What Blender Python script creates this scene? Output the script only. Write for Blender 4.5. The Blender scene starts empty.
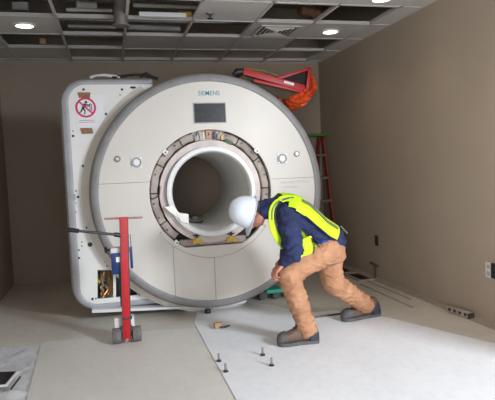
import bpy, bmesh, math, random
from mathutils import Vector, Matrix, noise
random.seed(7)
PI = math.pi
SC = bpy.context.scene
COL = SC.collection
V = Vector

# ------------------------------------------------------------------ camera maths (495x400 frame)
F, YAW, PITCH, ROLL, CH = 534.5, .2461, -.0631, -.0437, 1.3411
H, D, XL, XR = 2.7289, 7.0645, -1.2479, 2.8784
_f = V((math.sin(YAW)*math.cos(PITCH), math.cos(YAW)*math.cos(PITCH), math.sin(PITCH)))
_r = _f.cross(V((0, 0, 1))).normalized(); _u = _r.cross(_f)
_c, _s = math.cos(ROLL), math.sin(ROLL)
CR, CU, CF = _c*_r+_s*_u, -_s*_r+_c*_u, _f
CAM = V((0, 0, CH))
def ray(x, y): return CR*((x-247.5)/F)+CU*((200-y)/F)+CF
def P(x, y, Y):
    d = ray(x, y); return CAM+d*((Y-CAM.y)/d.y)
def FL(x, y, z=0):
    d = ray(x, y); return CAM+d*((z-CAM.z)/d.z)
def PX(x, y, X=XR):
    d = ray(x, y); return CAM+d*((X-CAM.x)/d.x)

# ------------------------------------------------------------------ materials
def mat(name, col, rough=.6, metal=0, spec=.5, noise_amt=0, nscale=6, bump=0, bscale=40, col2=None, coat=0, emit=None, estr=0, wear=None, detail=5):
    m = bpy.data.materials.new(name); m.use_nodes = True
    nt = m.node_tree; b = nt.nodes['Principled BSDF']
    b.inputs['Base Color'].default_value = (*col, 1)
    b.inputs['Roughness'].default_value = rough
    b.inputs['Metallic'].default_value = metal
    b.inputs['Specular IOR Level'].default_value = spec
    if coat: b.inputs['Coat Weight'].default_value = coat; b.inputs['Coat Roughness'].default_value = .08
    if emit: b.inputs['Emission Color'].default_value = (*emit, 1); b.inputs['Emission Strength'].default_value = estr
    tc = nt.nodes.new('ShaderNodeTexCoord')
    if noise_amt or col2:
        n = nt.nodes.new('ShaderNodeTexNoise'); n.inputs['Scale'].default_value = nscale; n.inputs['Detail'].default_value = detail
        n.inputs['Roughness'].default_value = .6
        nt.links.new(tc.outputs['Object'], n.inputs['Vector'])
        r = nt.nodes.new('ShaderNodeValToRGB')
        r.color_ramp.elements[0].position = .35; r.color_ramp.elements[1].position = .68
        c2 = col2 or tuple(max(0, c*(1-noise_amt)) for c in col)
        r.color_ramp.elements[0].color = (*c2, 1); r.color_ramp.elements[1].color = (*col, 1)
        nt.links.new(n.outputs['Fac'], r.inputs['Fac']); nt.links.new(r.outputs['Color'], b.inputs['Base Color'])
    if bump:
        n2 = nt.nodes.new('ShaderNodeTexNoise'); n2.inputs['Scale'].default_value = bscale; n2.inputs['Detail'].default_value = 4
        nt.links.new(tc.outputs['Object'], n2.inputs['Vector'])
        bp = nt.nodes.new('ShaderNodeBump'); bp.inputs['Strength'].default_value = bump; bp.inputs['Distance'].default_value = .01
        nt.links.new(n2.outputs['Fac'], bp.inputs['Height']); nt.links.new(bp.outputs['Normal'], b.inputs['Normal'])
    return m

M = {}
M['wall'] = mat('wall_paint', (.37, .305, .24), .75, noise_amt=.05, nscale=3, bump=.08, bscale=120)
M['cover'] = mat('ivory_plastic', (.59, .56, .525), .45, noise_amt=.03, nscale=4)
M['rim'] = mat('grey_trim', (.265, .26, .265), .55, noise_amt=.2, nscale=9, bump=.05)
M['plate'] = mat('pale_panel', (.77, .77, .755), .4, noise_amt=.06, nscale=5)
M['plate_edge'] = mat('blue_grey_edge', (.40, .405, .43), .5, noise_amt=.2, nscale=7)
M['flange'] = mat('putty_flange', (.76, .72, .66), .6, noise_amt=.08, nscale=8)
M['magnet'] = mat('magnet_shell', (.45, .45, .45), .5)
M['resin'] = mat('resin_ring', (.47, .40, .36), .6, col2=(.26, .21, .185), nscale=7, bump=.35, bscale=30, detail=8)
M['coil'] = mat('coil_ring', (.62, .55, .53), .55, col2=(.50, .43, .41), nscale=8, bump=.15, bscale=25)
M['white'] = mat('white_plastic', (.74, .75, .76), .35, noise_amt=.03)
M['bore'] = mat('bore_lining', (.84, .83, .80), .3, noise_amt=.05, nscale=3)
M['black'] = mat('black_plastic', (.018, .018, .02), .4)
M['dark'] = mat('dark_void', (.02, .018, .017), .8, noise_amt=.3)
M['screen'] = mat('dark_screen', (.022, .024, .03), .25, noise_amt=.5, nscale=25)
M['teal'] = mat('teal_ink', (.0, .23, .26), .5)
M['greyink'] = mat('grey_ink', (.36, .36, .37), .5)
M['magenta'] = mat('magenta_ink', (.62, .01, .12), .5)
M['ink'] = mat('black_ink', (.02, .03, .04), .5)
M['paper'] = mat('sign_paper', (.78, .79, .81), .6)
M['tape'] = mat('brown_tape', (.33, .15, .065), .55, noise_amt=.3, nscale=30)
M['yellow'] = mat('yellow_bracket', (.72, .46, .07), .5, noise_amt=.25, nscale=30)
M['steel'] = mat('steel', (.42, .41, .40), .38, metal=.8, noise_amt=.3, nscale=20)
M['darksteel'] = mat('dark_steel', (.09, .09, .095), .45, metal=.7, noise_amt=.3, nscale=20)
M['copper'] = mat('copper_wire', (.5, .2, .08), .4, metal=.5)
M['olive'] = mat('olive_loom', (.28, .25, .08), .6, noise_amt=.4, nscale=30)
M['blueplastic'] = mat('blue_enamel', (.004, .03, .17), .4, noise_amt=.3, nscale=14)
M['greenpcb'] = mat('green_board', (.05, .12, .06), .5, noise_amt=.5, nscale=60)
M['red'] = mat('red_enamel', (.52, .010, .02), .38, noise_amt=.2, nscale=9)
M['redworn'] = mat('red_worn', (.45, .05, .05), .5, col2=(.34, .27, .25), nscale=14)
M['redframe'] = mat('red_frame_paint', (.46, .008, .012), .4, noise_amt=.2)
M['orange'] = mat('orange_netting', (.95, .17, .02), .6, col2=(.6, .03, .01), nscale=24)
M['rubber'] = mat('grey_rubber', (.17, .155, .15), .7, noise_amt=.4, nscale=30, bump=.3)
M['tan'] = mat('duck_trousers', (.47, .245, .14), .85, col2=(.34, .165, .085), nscale=9, bump=.2, bscale=160)
M['navy'] = mat('navy_cotton', (.016, .025, .095), .85, noise_amt=.35, nscale=9, bump=.25, bscale=120)
M['cobalt'] = mat('cobalt_cloth', (.012, .07, .30), .8, noise_amt=.3)
M['hivis'] = mat('lime_fabric', (.50, .76, .006), .7, noise_amt=.12, nscale=12, bump=.15, bscale=150)
M['refl'] = mat('reflective_tape', (.17, .17, .155), .45, noise_amt=.3, nscale=14)
M['skin'] = mat('skin', (.52, .235, .17), .55, col2=(.42, .15, .105), nscale=12)
M['hair'] = mat('grey_hair', (.13, .115, .105), .8, noise_amt=.5, nscale=60)
M['helmet'] = mat('helmet_shell', (.66, .71, .80), .28, coat=.3, noise_amt=.06, nscale=8)
M['leather'] = mat('brown_leather', (.15, .09, .068), .6, col2=(.09, .052, .04), nscale=16, bump=.3, bscale=60)
M['sole'] = mat('rubber_sole', (.105, .105, .11), .75, noise_amt=.3, nscale=30, bump=.3)
M['heel'] = mat('navy_heel', (.025, .03, .045), .6)
M['eye'] = mat('eye', (.6, .58, .55), .2)
M['tile'] = mat('ceiling_tile_board', (.60, .585, .57), .9, noise_amt=.06, nscale=60, bump=.15, bscale=200)
M['tbar'] = mat('grid_bar_paint', (.56, .54, .515), .6)
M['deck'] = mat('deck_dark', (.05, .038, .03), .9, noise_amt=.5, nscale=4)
M['duct'] = mat('galvanised_duct', (.30, .28, .26), .5, metal=.3, noise_amt=.3, nscale=8)
M['wood'] = mat('pale_wood', (.52, .33, .2), .7, col2=(.38, .23, .13), nscale=20)
M['rust'] = mat('brown_lagging', (.22, .11, .06), .8, noise_amt=.3)
M['lamp'] = mat('lamp_glow', (1, 1, 1), .5, emit=(1, .93, .80), estr=4.0)
M['lampring'] = mat('lamp_trim', (.7, .7, .68), .5)
M['ladder'] = mat('red_fibreglass', (.20, .025, .015), .55, noise_amt=.2)
M['laddertop'] = mat('green_ladder_cap', (.05, .16, .02), .5)
M['teal_paint'] = mat('green_paint', (.02, .30, .21), .45)
M['canvas'] = mat('olive_canvas', (.075, .06, .04), .85, noise_amt=.3, nscale=12)
M['plasticsheet'] = mat('drawing_sheet', (.96, .96, .98), .7, col2=(.80, .82, .88), nscale=30, detail=8)
M['crumple'] = mat('clear_film', (.95, .96, .98), .35, noise_amt=.1, nscale=9)
M['outlet'] = mat('outlet_white', (.6, .58, .55), .5)
M['brownplate'] = mat('brown_plate', (.06, .04, .03), .6)
M['trench'] = mat('trench_dark', (.045, .038, .032), .8, noise_amt=.4)
M['leadstrip'] = mat('floor_edge_strip', (.40, .35, .30), .8, noise_amt=.25, nscale=8)

def floor_mat(name, base, dirt, scale, rough, stain=.5):
    m = mat(name, base, rough)
    nt = m.node_tree; b = nt.nodes['Principled BSDF']; tc = nt.nodes['Texture Coordinate']
    mp = nt.nodes.new('ShaderNodeMapping'); mp.inputs['Scale'].default_value = (1, .6, 1)
    nt.links.new(tc.outputs['Object'], mp.inputs['Vector'])
    a = nt.nodes.new('ShaderNodeTexNoise'); a.inputs['Scale'].default_value = scale; a.inputs['Detail'].default_value = 7; a.inputs['Roughness'].default_value = .65
    c = nt.nodes.new('ShaderNodeTexNoise'); c.inputs['Scale'].default_value = scale*14; c.inputs['Detail'].default_value = 4
    nt.links.new(mp.outputs[0], a.inputs['Vector']); nt.links.new(mp.outputs[0], c.inputs['Vector'])
    r1 = nt.nodes.new('ShaderNodeValToRGB'); r1.color_ramp.elements[0].position = .32; r1.color_ramp.elements[1].position = .62
    r1.color_ramp.elements[0].color = (*dirt, 1); r1.color_ramp.elements[1].color = (*base, 1)
    nt.links.new(a.outputs['Fac'], r1.inputs['Fac'])
    mx = nt.nodes.new('ShaderNodeMixRGB'); mx.blend_type = 'MULTIPLY'; mx.inputs['Fac'].default_value = stain
    r2 = nt.nodes.new('ShaderNodeValToRGB'); r2.color_ramp.elements[0].position = .3; r2.color_ramp.elements[0].color = (.72, .72, .72, 1); r2.color_ramp.elements[1].position = .55
    nt.links.new(c.outputs['Fac'], r2.inputs['Fac'])
    nt.links.new(r1.outputs[0], mx.inputs[1]); nt.links.new(r2.outputs[0], mx.inputs[2])
    nt.links.new(mx.outputs[0], b.inputs['Base Color'])
    bp = nt.nodes.new('ShaderNodeBump'); bp.inputs['Strength'].default_value = .25; bp.inputs['Distance'].default_value = .004
    nt.links.new(c.outputs['Fac'], bp.inputs['Height']); nt.links.new(bp.outputs[0], b.inputs['Normal'])
    return m
M['floor'] = floor_mat('beige_floor', (.62, .59, .54), (.51, .475, .42), 1.3, .5, .25)
M['mat'] = floor_mat('beige_mat', (.67, .652, .62), (.59, .572, .54), 1.5, .5, .15)
M['sheet'] = floor_mat('white_floor_sheet', (.78, .80, .84), (.70, .72, .76), 1.6, .55, .2)

# ------------------------------------------------------------------ mesh helpers (all in world coordinates)
class B:
    def __init__(s): s.bm = bmesh.new()
    def verts(s, vs, fs):
        v = [s.bm.verts.new(p) for p in vs]
        for f in fs:
            try: s.bm.faces.new([v[i] for i in f])
            except ValueError: pass
        return s
    def box(s, c, size, rot=None):
        x, y, z = [k/2 for k in size]; c = V(c)
        ps = [V((a, b, d)) for a in (-x, x) for b in (-y, y) for d in (-z, z)]
        if rot is not None: ps = [rot @ p for p in ps]
        return s.verts([c+p for p in ps], [(0, 1, 3, 2), (4, 6, 7, 5), (0, 4, 5, 1), (2, 3, 7, 6), (0, 2, 6, 4), (1, 5, 7, 3)])
    def cyl(s, a, b, r0, r1=None, n=20, cap=True):
        a, b = V(a), V(b); r1 = r0 if r1 is None else r1
        d = (b-a).normalized(); t = V((0, 0, 1)) if abs(d.z) < .9 else V((1, 0, 0))
        u = d.cross(t).normalized(); w = d.cross(u)
        vs = []
        for c, r in ((a, r0), (b, r1)):
            for i in range(n):
                an = 2*PI*i/n; vs.append(c+u*math.cos(an)*r+w*math.sin(an)*r)
        fs = [(i, (i+1) % n, n+(i+1) % n, n+i) for i in range(n)]
        if cap: fs += [tuple(range(n))[::-1], tuple(range(n, 2*n))]
        return s.verts(vs, fs)
    def tube(s, pts, r, n=8):
        pts = [V(p) for p in pts]; rings = []
        u = None
        for i, p in enumerate(pts):
            d = (pts[min(i+1, len(pts)-1)]-pts[max(i-1, 0)]).normalized()
            if u is None: u = d.orthogonal().normalized()
            u = (u-d*u.dot(d)).normalized(); w = d.cross(u)
            rr = r[i] if isinstance(r, (list, tuple)) else r
            rings.append([p+u*math.cos(2*PI*k/n)*rr+w*math.sin(2*PI*k/n)*rr for k in range(n)])
        vs = [v for R in rings for v in R]; fs = []
        for j in range(len(rings)-1):
            for k in range(n): fs.append((j*n+k, j*n+(k+1) % n, (j+1)*n+(k+1) % n, (j+1)*n+k))
        fs += [tuple(range(n))[::-1], tuple(range((len(rings)-1)*n, len(rings)*n))]
        return s.verts(vs, fs)
    def sph(s, c, r, n=16, rot=None, sc=(1, 1, 1)):
        c = V(c); m = n//2; vs = []; fs = []
        for i in range(1, m):
            th = PI*i/m
            for k in range(n):
                ph = 2*PI*k/n
                p = V((math.sin(th)*math.cos(ph)*sc[0], math.sin(th)*math.sin(ph)*sc[1], math.cos(th)*sc[2]))*r
                vs.append(c+(rot @ p if rot is not None else p))
        t = V((0, 0, r*sc[2])); 
        vs += [c+(rot @ t if rot is not None else t), c-(rot @ t if rot is not None else t)]
        for i in range(m-2):
            for k in range(n): fs.append((i*n+k, (i+1)*n+k, (i+1)*n+(k+1) % n, i*n+(k+1) % n))
        a = len(vs)-2
        for k in range(n):
            fs.append((a, k, (k+1) % n)); fs.append((a+1, (m-2)*n+(k+1) % n, (m-2)*n+k))
        return s.verts(vs, fs)
    def chain(s, pr, n=16):          # tapered limb: (point, radius) list with round joints
        for i, (p, r) in enumerate(pr):
            s.sph(p, r, n)
            if i: s.cyl(pr[i-1][0], p, pr[i-1][1], r, n)
        return s
    def lathe_y(s, prof, cx, cz, n=96, a0=0, a1=2*PI, closed=False):   # (radius, y) turned about the y axis
        full = abs(a1-a0-2*PI) < 1e-6; m = n if full else n+1; vs = []
        for k in range(m):
            a = a0+(a1-a0)*k/n
            for r, y in prof: vs.append(V((cx+r*math.cos(a), y, cz+r*math.sin(a))))
        L = len(prof); fs = []
        for k in range(n):
            k2 = (k+1) % m if full else k+1
            for j in range(L if closed else L-1):
                j2 = (j+1) % L; fs.append((k*L+j, k*L+j2, k2*L+j2, k2*L+j))
        if closed and not full: fs += [tuple(range(L)), tuple(range(n*L, n*L+L))[::-1]]
        return s.verts(vs, fs)
    def prism_y(s, poly, y0, y1):      # (x, z) outline extruded along y
        n = len(poly); vs = [V((x, y0, z)) for x, z in poly]+[V((x, y1, z)) for x, z in poly]
        return s.verts(vs, [tuple(range(n)), tuple(range(n, 2*n))[::-1]]+[(i, n+i, n+(i+1) % n, (i+1) % n) for i in range(n)])
    def prism_z(s, poly, z0, z1):
        n = len(poly); vs = [V((x, y, z0)) for x, y in poly]+[V((x, y, z1)) for x, y in poly]
        return s.verts(vs, [tuple(range(n))[::-1], tuple(range(n, 2*n))]+[(i, (i+1) % n, n+(i+1) % n, n+i) for i in range(n)])
    def loft(s, rings, cap=True):
        n = len(rings[0]); vs = [v for R in rings for v in R]; fs = []
        for j in range(len(rings)-1):
            for k in range(n): fs.append((j*n+k, j*n+(k+1) % n, (j+1)*n+(k+1) % n, (j+1)*n+k))
        if cap: fs += [tuple(range(n))[::-1], tuple(range((len(rings)-1)*n, len(rings)*n))]
        return s.verts(vs, fs)

ORG = {}
def link(name, me, m, parent=None, origin=None, smooth=True, angle=35):
    o = bpy.data.objects.new(name, me); COL.objects.link(o)
    org = ORG[parent.name] if parent else V(origin if origin is not None else (0, 0, 0))
    me.transform(Matrix.Translation(-org))
    if parent: o.parent = parent
    else: o.location = org
    ORG[o.name] = org
    me.materials.clear(); me.materials.append(M[m] if isinstance(m, str) else m)
    if smooth:
        for p in me.polygons: p.use_smooth = True
        me.set_sharp_from_angle(angle=math.radians(angle))
    return o
def obj(name, b, m, parent=None, origin=None, bevel=0, smooth=True, label=None, weld=False):
    bm = b.bm
    if weld: bmesh.ops.remove_doubles(bm, verts=bm.verts, dist=1e-5)
    bmesh.ops.recalc_face_normals(bm, faces=bm.faces)
    if bevel:
        es = [e for e in bm.edges if e.is_manifold and e.calc_face_angle(0) > .6]
        bmesh.ops.bevel(bm, geom=es, offset=bevel, segments=2, affect='EDGES', profile=.6, clamp_overlap=True)
    me = bpy.data.meshes.new(name); bm.to_mesh(me); bm.free()
    o = link(name, me, m, parent, origin, smooth)
    if label: o['label'] = label
    return o
def thing(name, label, cat, loc, group=None):
    o = bpy.data.objects.new(name, None); COL.objects.link(o); o.location = loc; o.empty_display_size = .1
    ORG[o.name] = V(loc); o['label'] = label; o['category'] = cat
    if group: o['group'] = group
    return o
def tag(o, label, cat, group=None):
    o['label'] = label; o['category'] = cat
    if group: o['group'] = group
    return o
def struct(o): o['kind'] = 'structure'; return o
def bake(me_obj):
    bpy.context.view_layer.update()
    dg = bpy.context.evaluated_depsgraph_get()
    me = bpy.data.meshes.new_from_object(me_obj.evaluated_get(dg)); return me
def fused(name, b, m, parent, voxel=.008, smooth_it=4, wrinkle=0, wscale=.08, decim=None, thick=None, fold=None):
    """one continuous skin over all the volumes in b"""
    bm = b.bm; bmesh.ops.recalc_face_normals(bm, faces=bm.faces)
    me = bpy.data.meshes.new('tmp'); bm.to_mesh(me); bm.free()
    t = bpy.data.objects.new('tmp', me); COL.objects.link(t)
    r = t.modifiers.new('r', 'REMESH'); r.mode = 'VOXEL'; r.voxel_size = voxel
    if smooth_it:
        k = t.modifiers.new('s', 'SMOOTH'); k.factor = .5; k.iterations = smooth_it
    out = bake(t); bpy.data.objects.remove(t)
    if wrinkle:
        out.update(); ns = [v.normal.copy() for v in out.vertices]
        for v, nn in zip(out.vertices, ns):
            p = v.co; q = V((p.x/wscale, p.y/wscale*.6, p.z/wscale*1.6))
            w = (1-min(1, abs(noise.noise(q+V((3, 1, 7))))*3.2))**1.5
            w2 = noise.noise(q*2.3)
            v.co = p+nn*(wrinkle*(w*.8+w2*.35-.3))
    if fold: fold(out)
    out.name = name
    return link(name, out, m, parent, angle=180)
def shape2d(outer, holes, y0, y1):
    """(x,z) outline with holes, between y0 and y1 -> mesh"""
    cu = bpy.data.curves.new('c', 'CURVE'); cu.dimensions = '2D'; cu.fill_mode = 'BOTH'; cu.extrude = (y1-y0)/2
    for pts in [outer]+holes:
        sp = cu.splines.new('POLY'); sp.points.add(len(pts)-1); sp.use_cyclic_u = True
        for i, (x, z) in enumerate(pts): sp.points[i].co = (x, z, 0, 1)
    o = bpy.data.objects.new('c', cu); COL.objects.link(o)
    me = bake(o); bpy.data.objects.remove(o)
    me.transform(Matrix(((1, 0, 0, 0), (0, 0, -1, (y0+y1)/2), (0, 1, 0, 0), (0, 0, 0, 1))))
    bm = bmesh.new(); bm.from_mesh(me); bmesh.ops.remove_doubles(bm, verts=bm.verts, dist=1e-5)
    bmesh.ops.recalc_face_normals(bm, faces=bm.faces); bm.to_mesh(me); bm.free()
    return me
def boolean(me, cutters):
    a = bpy.data.objects.new('a', me); COL.objects.link(a); tmp = []
    for i, c in enumerate(cutters):
        bmesh.ops.recalc_face_normals(c.bm, faces=c.bm.faces)
        m2 = bpy.data.meshes.new('k'); c.bm.to_mesh(m2); c.bm.free()
        k = bpy.data.objects.new('k', m2); COL.objects.link(k); tmp.append(k)
        md = a.modifiers.new('b', 'BOOLEAN'); md.operation = 'DIFFERENCE'; md.object = k; md.solver = 'EXACT'
    out = bake(a); bpy.data.objects.remove(a)
    for k in tmp: bpy.data.objects.remove(k)
    return out
def islands(me):
    bm = bmesh.new(); bm.from_mesh(me); seen = set(); res = []
    bm.verts.ensure_lookup_table()
    for v in bm.verts:
        if v.index in seen: continue
        st = [v]; grp = []
        seen.add(v.index)
        while st:
            q = st.pop(); grp.append(q.index)
            for e in q.link_edges:
                w = e.other_vert(q)
                if w.index not in seen: seen.add(w.index); st.append(w)
        res.append(set(grp))
    outs = []
    for g in res:
        if len(g) < 8: continue
        idx = sorted(g); mp = {v: i for i, v in enumerate(idx)}
        m = bpy.data.meshes.new('isl')
        m.from_pydata([me.vertices[i].co[:] for i in idx], [], [[mp[i] for i in p.vertices] for p in me.polygons if p.vertices[0] in g])
        outs.append(m)
    bm.free(); return outs
def circ(cx, cz, r, n=96, a0=0, a1=2*PI):
    full = abs(a1-a0-2*PI) < 1e-6
    return [(cx+r*math.cos(a0+(a1-a0)*i/n), cz+r*math.sin(a0+(a1-a0)*i/n)) for i in range(n if full else n+1)]
def text(name, body, x0, x1, zc, y, m, parent, xs=1.0, bold=0, axis='y'):
    cu = bpy.data.curves.new('t', 'FONT'); cu.body = body; cu.align_x = 'CENTER'; cu.align_y = 'CENTER'; cu.extrude = .02; cu.offset = bold
    o = bpy.data.objects.new('t', cu); COL.objects.link(o); me = bake(o); bpy.data.objects.remove(o)
    xs_ = [v.co.x for v in me.vertices]; zs = [v.co.y for v in me.vertices]; k = (x1-x0)/(max(xs_)-min(xs_))
    cx, cz = (max(xs_)+min(xs_))/2, (max(zs)+min(zs))/2
    for v in me.vertices:
        x, zz, d = v.co; v.co = ((x-cx)*k+(x0+x1)/2, y-d*.02, (zz-cz)*k*xs+zc)
    return link(name, me, m, parent, smooth=False)

# ------------------------------------------------------------------ the room
def plane_box(name, c, size, m): return struct(obj(name, B().box(c, size), m, smooth=False, origin=c))
XN = -3.2       # how far the room reaches behind the camera
ZT = 3.75
plane_box('floor', (( -1.4+3.2)/2, (7.2+XN)/2, -.06), (5.2, 7.2-XN+.4, .12), 'floor')
plane_box('wall_back', ((XL+XR)/2, D+.06, ZT/2), (XR-XL+.24, .12, ZT), 'wall')
plane_box('wall_left', (XL-.06, (D+XN)/2, ZT/2), (.12, D-XN, ZT), 'wall')
# right wall with a wide loading opening nearer the camera
OY0, OY1, OZ = -1.6, 2.05, 2.7
b = B(); b.box((XR+.06, (D+OY1)/2, ZT/2), (.12, D-OY1, ZT)); b.box((XR+.06, (OY0+XN)/2, ZT/2), (.12, OY0-XN, ZT))
b.box((XR+.06, (OY0+OY1)/2, (OZ+ZT)/2), (.12, OY1-OY0, ZT-OZ))
struct(obj('wall_right', b, 'wall', smooth=False, origin=(XR, 2, 0)))
# wall behind the camera with a wide doorway
b = B(); b.box((XL+.35, XN-.06, ZT/2), (.9, .12, ZT)); b.box((XR-.35, XN-.06, ZT/2), (.9, .12, ZT)); b.box(((XL+XR)/2, XN-.06, (2.35+ZT)/2), (XR-XL, .12, ZT-2.35))
struct(obj('wall_front', b, 'wall', smooth=False, origin=(0, XN, 0)))

# loose floor sheet (its left edge is the crisp line across the floor)
b = B(); b.prism_z([(.615, -2.5), (2.72, -2.5), (2.72, 2.75), (2.66, 3.0), (2.12, 4.25), (1.9, 4.45), (1.6, 4.47), (1.42, 4.85), (1.0, 5.3), (.75, 5.1), (.62, 4.55)], 0, .005)
tag(obj('floor_sheet', b, 'sheet', origin=(1.7, 2, 0), smooth=False), 'large white protective sheet covering the right half of the floor', 'floor sheet')
mp_ = [FL(26, 402), FL(232, 402), FL(196, 328), FL(140, 332), FL(82, 338.5), FL(41, 343)]
b = B(); b.prism_z([(mp_[0].x, 1.5), (.609, 1.5), (.609, mp_[2].y), (mp_[3].x, mp_[3].y), (mp_[4].x, mp_[4].y), (mp_[5].x, mp_[5].y), (mp_[0].x, mp_[0].y)], 0, .004)
tag(obj('floor_mat', b, 'mat', origin=(0, 3, 0), smooth=False), 'beige floor mat in front of the red jack, left of the white sheet', 'floor mat')
# pale strip where floor meets right wall
struct(obj('baseboard_right', B().box((XR-.05, (D+2.1)/2, .006), (.10, D-2.1, .012)), 'leadstrip', smooth=False, origin=(XR-.05, 4, 0)))
# floor trench covers near the back right corner
for a, lab in (((FL(363, 277).x, FL(363, 277).y, .24, .36), 'dark trench opening nearer the camera beside the right wall'), ((FL(348, 270).x-.14, FL(348, 270).y+.02, .24, .36), 'dark trench opening nearest the back right corner')):
    t = thing('trench_cover', lab, 'floor trench', (a[0], a[1], 0), 'trench openings by the right wall')
    f = B(); x, y, w, l = a
    for s in (-1, 1):
        f.box((x+s*(w/2+.015), y, .009), (.03, l+.06, .008+.01)); f.box((x, y+s*(l/2+.015), .009), (w, .03, .018))
    obj('frame', f, 'leadstrip', t, smooth=False)
    obj('panel', B().box((x, y, .0065), (w, l, .003)), 'trench', t, smooth=False)

for xx, y0_, y1_, lab in ((2.56, 4.25, 5.3, 'long thin floor strip running parallel to the right wall'), (2.70, 4.5, 6.2, 'long thin floor strip nearest the right wall edge strip')):
    tag(obj('floor_strip', B().box((xx, (y0_+y1_)/2, .004), (.022, y1_-y0_, .008)), 'leadstrip', smooth=False, origin=(xx, y0_, 0)), lab, 'floor strip')
# ------------------------------------------------------------------ suspended ceiling
gx, gy = -.399, D-.1493
xs = [gx+.61*k for k in range(-1, 6)]
ys = [gy-.61*j for j in range(0, 16)]
b = B()
for x in xs: b.box((x, (D+XN)/2, H+.004), (.026, D-XN, .008)); b.box((x, (D+XN)/2, H+.022), (.006, D-XN, .036))
for y in ys: b.box(((XL+XR)/2, y, H+.0035), (XR-XL, .026, .007)); b.box(((XL+XR)/2, y, H+.02), (XR-XL, .006, .032))
b.box((XL+.012, (D+XN)/2, H+.005), (.024, D-XN, .008)); b.box((XR-.012, (D+XN)/2, H+.005), (.024, D-XN, .008)); b.box(((XL+XR)/2, D-.012, H+.005), (XR-XL, .024, .008))
ceil = struct(obj('ceiling', b, 'tbar', smooth=False, origin=((XL+XR)/2, 2, H)))
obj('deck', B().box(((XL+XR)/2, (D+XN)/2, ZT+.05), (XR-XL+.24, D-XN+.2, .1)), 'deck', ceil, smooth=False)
colx = [XL]+xs+[XR]; rowy = [D]+ys+[XN]
# open cells (column, row): column 0 touches the left wall, row 0 the back wall
OPEN = {(1, 4), (0, 4), (2, 4), (3, 4), (5, 4), (6, 4), (2, 3), (3, 3), (4, 3), (1, 2), (2, 2), (6, 2), (2, 1), (3, 1), (4, 1), (5, 1), (6, 1), (2, 5), (1, 5)}
for i in range(len(colx)-1):
    for j in range(len(rowy)-1):
        if (i, j) in OPEN: continue
        x0, x1, y0, y1 = colx[i], colx[i+1], rowy[j+1], rowy[j]
        if x1-x0 < .03 or y1-y0 < .03: continue
        obj('ceiling_tile', B().box(((x0+x1)/2, (y0+y1)/2, H+.0165), (x1-x0-.012, y1-y0-.012, .016)), 'tile', ceil, smooth=False)

def downlight(x, y, lab, e=7):
    t = thing('ceiling_light', lab, 'ceiling light', (x, y, H), 'round recessed ceiling lights')
    n = 40; r = B()
    prof = [(.078, H+.004), (.078, H-.004), (.092, H-.006), (.098, H-.001), (.098, H+.004)]
    vs = []
    for k in range(n):
        a = 2*PI*k/n
        for q, z in prof: vs.append(V((x+q*math.cos(a), y+q*math.sin(a), z)))
    L = len(prof); r.verts(vs, [(k*L+j, k*L+(j+1) % L, ((k+1) % n)*L+(j+1) % L, ((k+1) % n)*L+j) for k in range(n) for j in range(L)])
    obj('trim_ring', r, 'lampring', t)
    obj('lens', B().cyl((x, y, H-.002), (x, y, H+.006), .079, n=40), 'lamp', t, label='glowing round lens')
    l = bpy.data.lights.new('downlight', 'SPOT'); l.energy = e; l.color = (1, .72, .48); l.spot_size = math.radians(120); l.spot_blend = .8; l.shadow_soft_size = .07
    lo = bpy.data.objects.new('downlight_lamp', l); COL.objects.link(lo); lo.location = (0, 0, -.02); lo.parent = t
downlight(xs[0]+.305, ys[2]-.305, 'round recessed ceiling light at far left above the scanner panel')
downlight(xs[5]+.305, ys[2]-.305, 'round recessed ceiling light above the ladder, farther of the right pair')
downlight(xs[5]+.305, ys[4]-.2, 'round recessed ceiling light cut by the top edge, nearer of the right pair')

downlight(xs[5]+.305, ys[6]-.305, 'added round recessed ceiling light nearest the camera, out of view, lifting the right wall', 22)  # extra unseen downlight, added to brighten the near part of the right wall
# square air diffuser
cx, cy = xs[4]+.305, ys[2]-.305
t = thing('air_vent', 'square louvred air vent in a ceiling tile between the lights', 'vent', (cx, cy, H))
b = B()
for s in (-1, 1): b.box((cx+s*.2, cy, H-.004), (.03, .43, .012)); b.box((cx, cy+s*.2, H-.004), (.37, .03, .012))
obj('frame', b, 'tbar', t, smooth=False)
obj('backing', B().box((cx, cy, H+.003), (.38, .38, .004)), 'dark', t, smooth=False)
for k in range(1, 5):
    q = .19-.042*k; b = B()
    for s in (-1, 1):
        b.box((cx+s*q, cy, H-.006), (.012, 2*q+.012, .014), Matrix.Rotation(.6*s, 3, 'Y')); b.box((cx, cy+s*q, H-.006), (2*q, .012, .014), Matrix.Rotation(-.6*s, 3, 'X'))
    obj('louvre', b, 'tbar', t, smooth=False)
# sprinkler
p = V((.944, 4.85, H+.0045)); t = thing('sprinkler_head', 'small sprinkler head hanging from the white tile', 'sprinkler', p)
obj('escutcheon', B().cyl(p+V((0, 0, .004)), p-V((0, 0, .008)), .038, .03), 'steel', t)
obj('stem', B().cyl(p, p-V((0, 0, .045)), .01), 'darksteel', t)
obj('deflector', B().cyl(p-V((0, 0, .043)), p-V((0, 0, .047)), .028), 'darksteel', t)

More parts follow.
